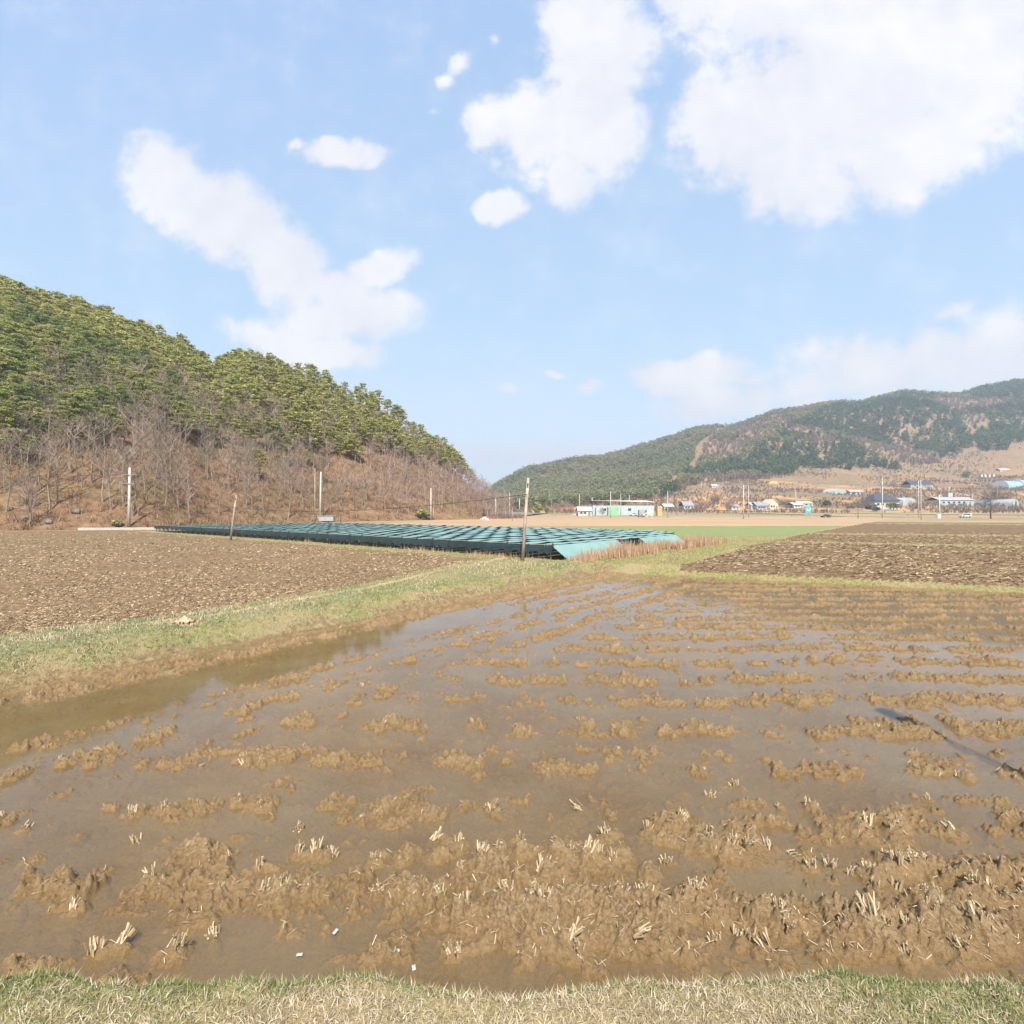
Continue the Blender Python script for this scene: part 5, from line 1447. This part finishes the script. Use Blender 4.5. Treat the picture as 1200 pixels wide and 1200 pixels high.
# dark clod where the shadow ends
# ------------------------------------------------------------------ camera, light, sky
cam = bpy.data.cameras.new('camera'); cam.sensor_width = 36; cam.lens = 18; cam.clip_start = .1; cam.clip_end = 9000
co = bpy.data.objects.new('camera', cam); COL.objects.link(co); co.location = (0, 0, CAM_H); co.rotation_euler = (math.radians(90), 0, 0)
SC.camera = co
SUN_EL, SUN_AZ = 51.0, 174.0      # azimuth clockwise from +Y: behind the viewpoint, slightly right
sd = Vector((math.sin(math.radians(SUN_AZ)) * math.cos(math.radians(SUN_EL)), math.cos(math.radians(SUN_AZ)) * math.cos(math.radians(SUN_EL)), math.sin(math.radians(SUN_EL))))
sl = bpy.data.lights.new('sun', 'SUN'); sl.energy = 4.2; sl.angle = math.radians(.55); sl.color = (1.0, .945, .85)
so = bpy.data.objects.new('sun', sl); COL.objects.link(so); so.rotation_euler = sd.to_track_quat('Z', 'Y').to_euler()

w = bpy.data.worlds.new('World'); SC.world = w; w.use_nodes = True
nt = w.node_tree; nt.nodes.clear()
STR = .15
sky = nd(nt, 'ShaderNodeTexSky', sky_type='NISHITA'); sky.sun_disc = False
sky.sun_elevation = math.radians(SUN_EL); sky.sun_rotation = math.radians(SUN_AZ); sky.altitude = 100; sky.air_density = 1.0; sky.dust_density = 1.6; sky.ozone_density = 1.2
tc = nd(nt, 'ShaderNodeTexCoord'); sx = nd(nt, 'ShaderNodeSeparateXYZ', {0: tc.outputs['Generated']})
ab = nd(nt, 'ShaderNodeMath', {0: sx.outputs[1]}, operation='ABSOLUTE'); mx = nd(nt, 'ShaderNodeMath', {0: ab.outputs[0], 1: .04}, operation='MAXIMUM')
gu = nd(nt, 'ShaderNodeMath', {0: sx.outputs[0], 1: mx.outputs[0]}, operation='DIVIDE'); gv = nd(nt, 'ShaderNodeMath', {0: sx.outputs[2], 1: mx.outputs[0]}, operation='DIVIDE')
cp = nd(nt, 'ShaderNodeCombineXYZ', {0: gu.outputs[0], 1: gv.outputs[0]})
# billow the outline
n1 = nd(nt, 'ShaderNodeTexNoise', {'Vector': cp.outputs[0], 'Scale': 6.0, 'Detail': 9.0, 'Roughness': .62})
n2 = nd(nt, 'ShaderNodeTexNoise', {'Vector': cp.outputs[0], 'Scale': 2.2, 'Detail': 6.0, 'Roughness': .6})
n3 = nd(nt, 'ShaderNodeTexNoise', {'Vector': cp.outputs[0], 'Scale': 20.0, 'Detail': 5.0, 'Roughness': .6})
wo = nd(nt, 'ShaderNodeVectorMath', {0: n1.outputs['Color'], 1: (.5, .5, .5)}, operation='SUBTRACT')
wo = nd(nt, 'ShaderNodeVectorMath', {0: wo.outputs[0], 'Scale': .085}, operation='SCALE')
wp = nd(nt, 'ShaderNodeVectorMath', {0: cp.outputs[0], 1: wo.outputs[0]}, operation='ADD')
CL = [(1015, 100, 205, 125, 10, 1), (872, 150, 88, 92, 30, 1), (1140, 60, 140, 120, 0, 1), (930, 215, 95, 48, -10, 1), (1075, 180, 125, 62, 22, 1), (950, 10, 175, 75, 0, 1), (800, 0, 60, 45, 0, .8),
      (700, 55, 78, 95, 0, 1), (640, 150, 80, 62, 20, 1), (662, 212, 42, 40, 0, 1), (695, 135, 68, 90, 0, 1), (575, 148, 40, 36, 0, 1), (588, 245, 35, 18, 5, 1),
      (195, 205, 66, 46, -35, 1), (265, 255, 100, 58, -36, 1), (330, 305, 84, 50, -36, 1), (410, 368, 90, 34, 4, 1), (440, 315, 55, 24, 18, 1), (395, 335, 55, 30, -20, 1), (375, 415, 85, 26, 0, .8), (315, 392, 70, 24, -15, .7),
      (400, 178, 66, 17, 0, .8), (345, 170, 14, 9, 0, .7), (540, 75, 22, 12, 60, .5), (524, 98, 14, 12, 0, .5), (575, 45, 10, 10, 0, .5), (505, 128, 14, 6, 0, .4),
      (810, 438, 80, 25, 5, 1), (855, 472, 100, 24, 8, .85), (870, 445, 36, 9, 0, .6), (1050, 430, 170, 55, 8, .8), (1110, 365, 48, 14, 22, .4), (1190, 420, 130, 65, 0, .75),
      (690, 452, 19, 8, 0, .75), (648, 436, 17, 6, 0, .65), (596, 452, 14, 8, 0, .7), (655, 535, 150, 20, 0, .5), (570, 535, 60, 22, 0, .45), (960, 455, 120, 30, 0, .45)]
acc = None; mask = None
for (cx, cy, a, b, ang_, st) in CL:
    mp = nd(nt, 'ShaderNodeMapping', {'Vector': wp.outputs[0], 'Location': ((cx - 600) / F, (600 - cy) / F, 0), 'Rotation': (0, 0, math.radians(ang_)), 'Scale': (a / F * 1.02, b / F * 1.02, 1)}, vector_type='TEXTURE')
    ln = nd(nt, 'ShaderNodeVectorMath', {0: mp.outputs[0]}, operation='LENGTH')
    mr = nd(nt, 'ShaderNodeMapRange', {0: ln.outputs['Value'], 1: 1.2, 2: .12, 3: 0.0, 4: st})
    acc = mr.outputs[0] if acc is None else nd(nt, 'ShaderNodeMath', {0: acc, 1: mr.outputs[0], 2: .12}, operation='SMOOTH_MAX').outputs[0]
nn = nd(nt, 'ShaderNodeMath', {0: n1.outputs['Fac'], 1: .5}, operation='SUBTRACT'); nn = nd(nt, 'ShaderNodeMath', {0: nn.outputs[0], 1: 1.45}, operation='MULTIPLY')
nf = nd(nt, 'ShaderNodeMath', {0: n3.outputs['Fac'], 1: .5}, operation='SUBTRACT'); nf = nd(nt, 'ShaderNodeMath', {0: nf.outputs[0], 1: .75, 2: nn.outputs[0]}, operation='MULTIPLY_ADD')
lim = nd(nt, 'ShaderNodeMapRange', {0: acc, 1: 0.0, 2: .25, 3: 0.0, 4: 1.0})
nf = nd(nt, 'ShaderNodeMath', {0: nf.outputs[0], 1: lim.outputs[0]}, operation='MULTIPLY')
den = nd(nt, 'ShaderNodeMath', {0: acc, 1: nf.outputs[0]}, operation='ADD')
al = nd(nt, 'ShaderNodeMapRange', {0: den.outputs[0], 1: .02, 2: .58, 3: 0.0, 4: .96}, interpolation_type='SMOOTHSTEP')
n4 = nd(nt, 'ShaderNodeMath', {0: n2.outputs['Fac'], 1: n1.outputs['Fac']}, operation='ADD')
shade = nd(nt, 'ShaderNodeMapRange', {0: n4.outputs[0], 1: .80, 2: 1.2, 3: 0.0, 4: 1.0})
cc = mixc(nt, shade.outputs[0], (.37 / STR, .373 / STR, .405 / STR), (.46 / STR, .452 / STR, .455 / STR))
skyramp = ramp(nt, gv.outputs[0], [(0.0, (.355, .38, .408)), (.14, (.298, .360, .412)), (.38, (.212, .308, .406)), (.95, (.172, .256, .396))])
skyramp = nd(nt, 'ShaderNodeVectorMath', {0: skyramp, 'Scale': 1 / STR}, operation='SCALE').outputs[0]
pale = mixc(nt, .8, sky.outputs[0], skyramp)
final = mixc(nt, al.outputs[0], pale, cc)
bg = nd(nt, 'ShaderNodeBackground', {'Color': final, 'Strength': STR}); nd(nt, 'ShaderNodeOutputWorld', {'Surface': bg.outputs[0]})
w.cycles.sampling_method = 'MANUAL'; w.cycles.sample_map_resolution = 512

# air
HAZE = .0004
if HAZE > 0:
    m, nt = new_mat('haze_air'); vnode = nd(nt, 'ShaderNodeVolumePrincipled', {'Color': (.80, .88, 1.0, 1), 'Density': HAZE, 'Anisotropy': .2}); o_ = nd(nt, 'ShaderNodeOutputMaterial', {'Volume': vnode.outputs[0]})
    mb = MB(); mb.box((0, 0, 150), (5800, 5800, 310)); o = mb.build('haze', m); tag(o, kind='stuff')

SC.render.engine = 'CYCLES'
SC.cycles.max_bounces = 6; SC.cycles.diffuse_bounces = 2; SC.cycles.glossy_bounces = 2; SC.cycles.transmission_bounces = 2; SC.cycles.transparent_max_bounces = 6; SC.cycles.volume_bounces = 0
SC.cycles.use_denoising = True
SC.view_settings.view_transform = 'Standard'; SC.view_settings.look = 'None'; SC.view_settings.exposure = 1.2; SC.view_settings.gamma = 1.0
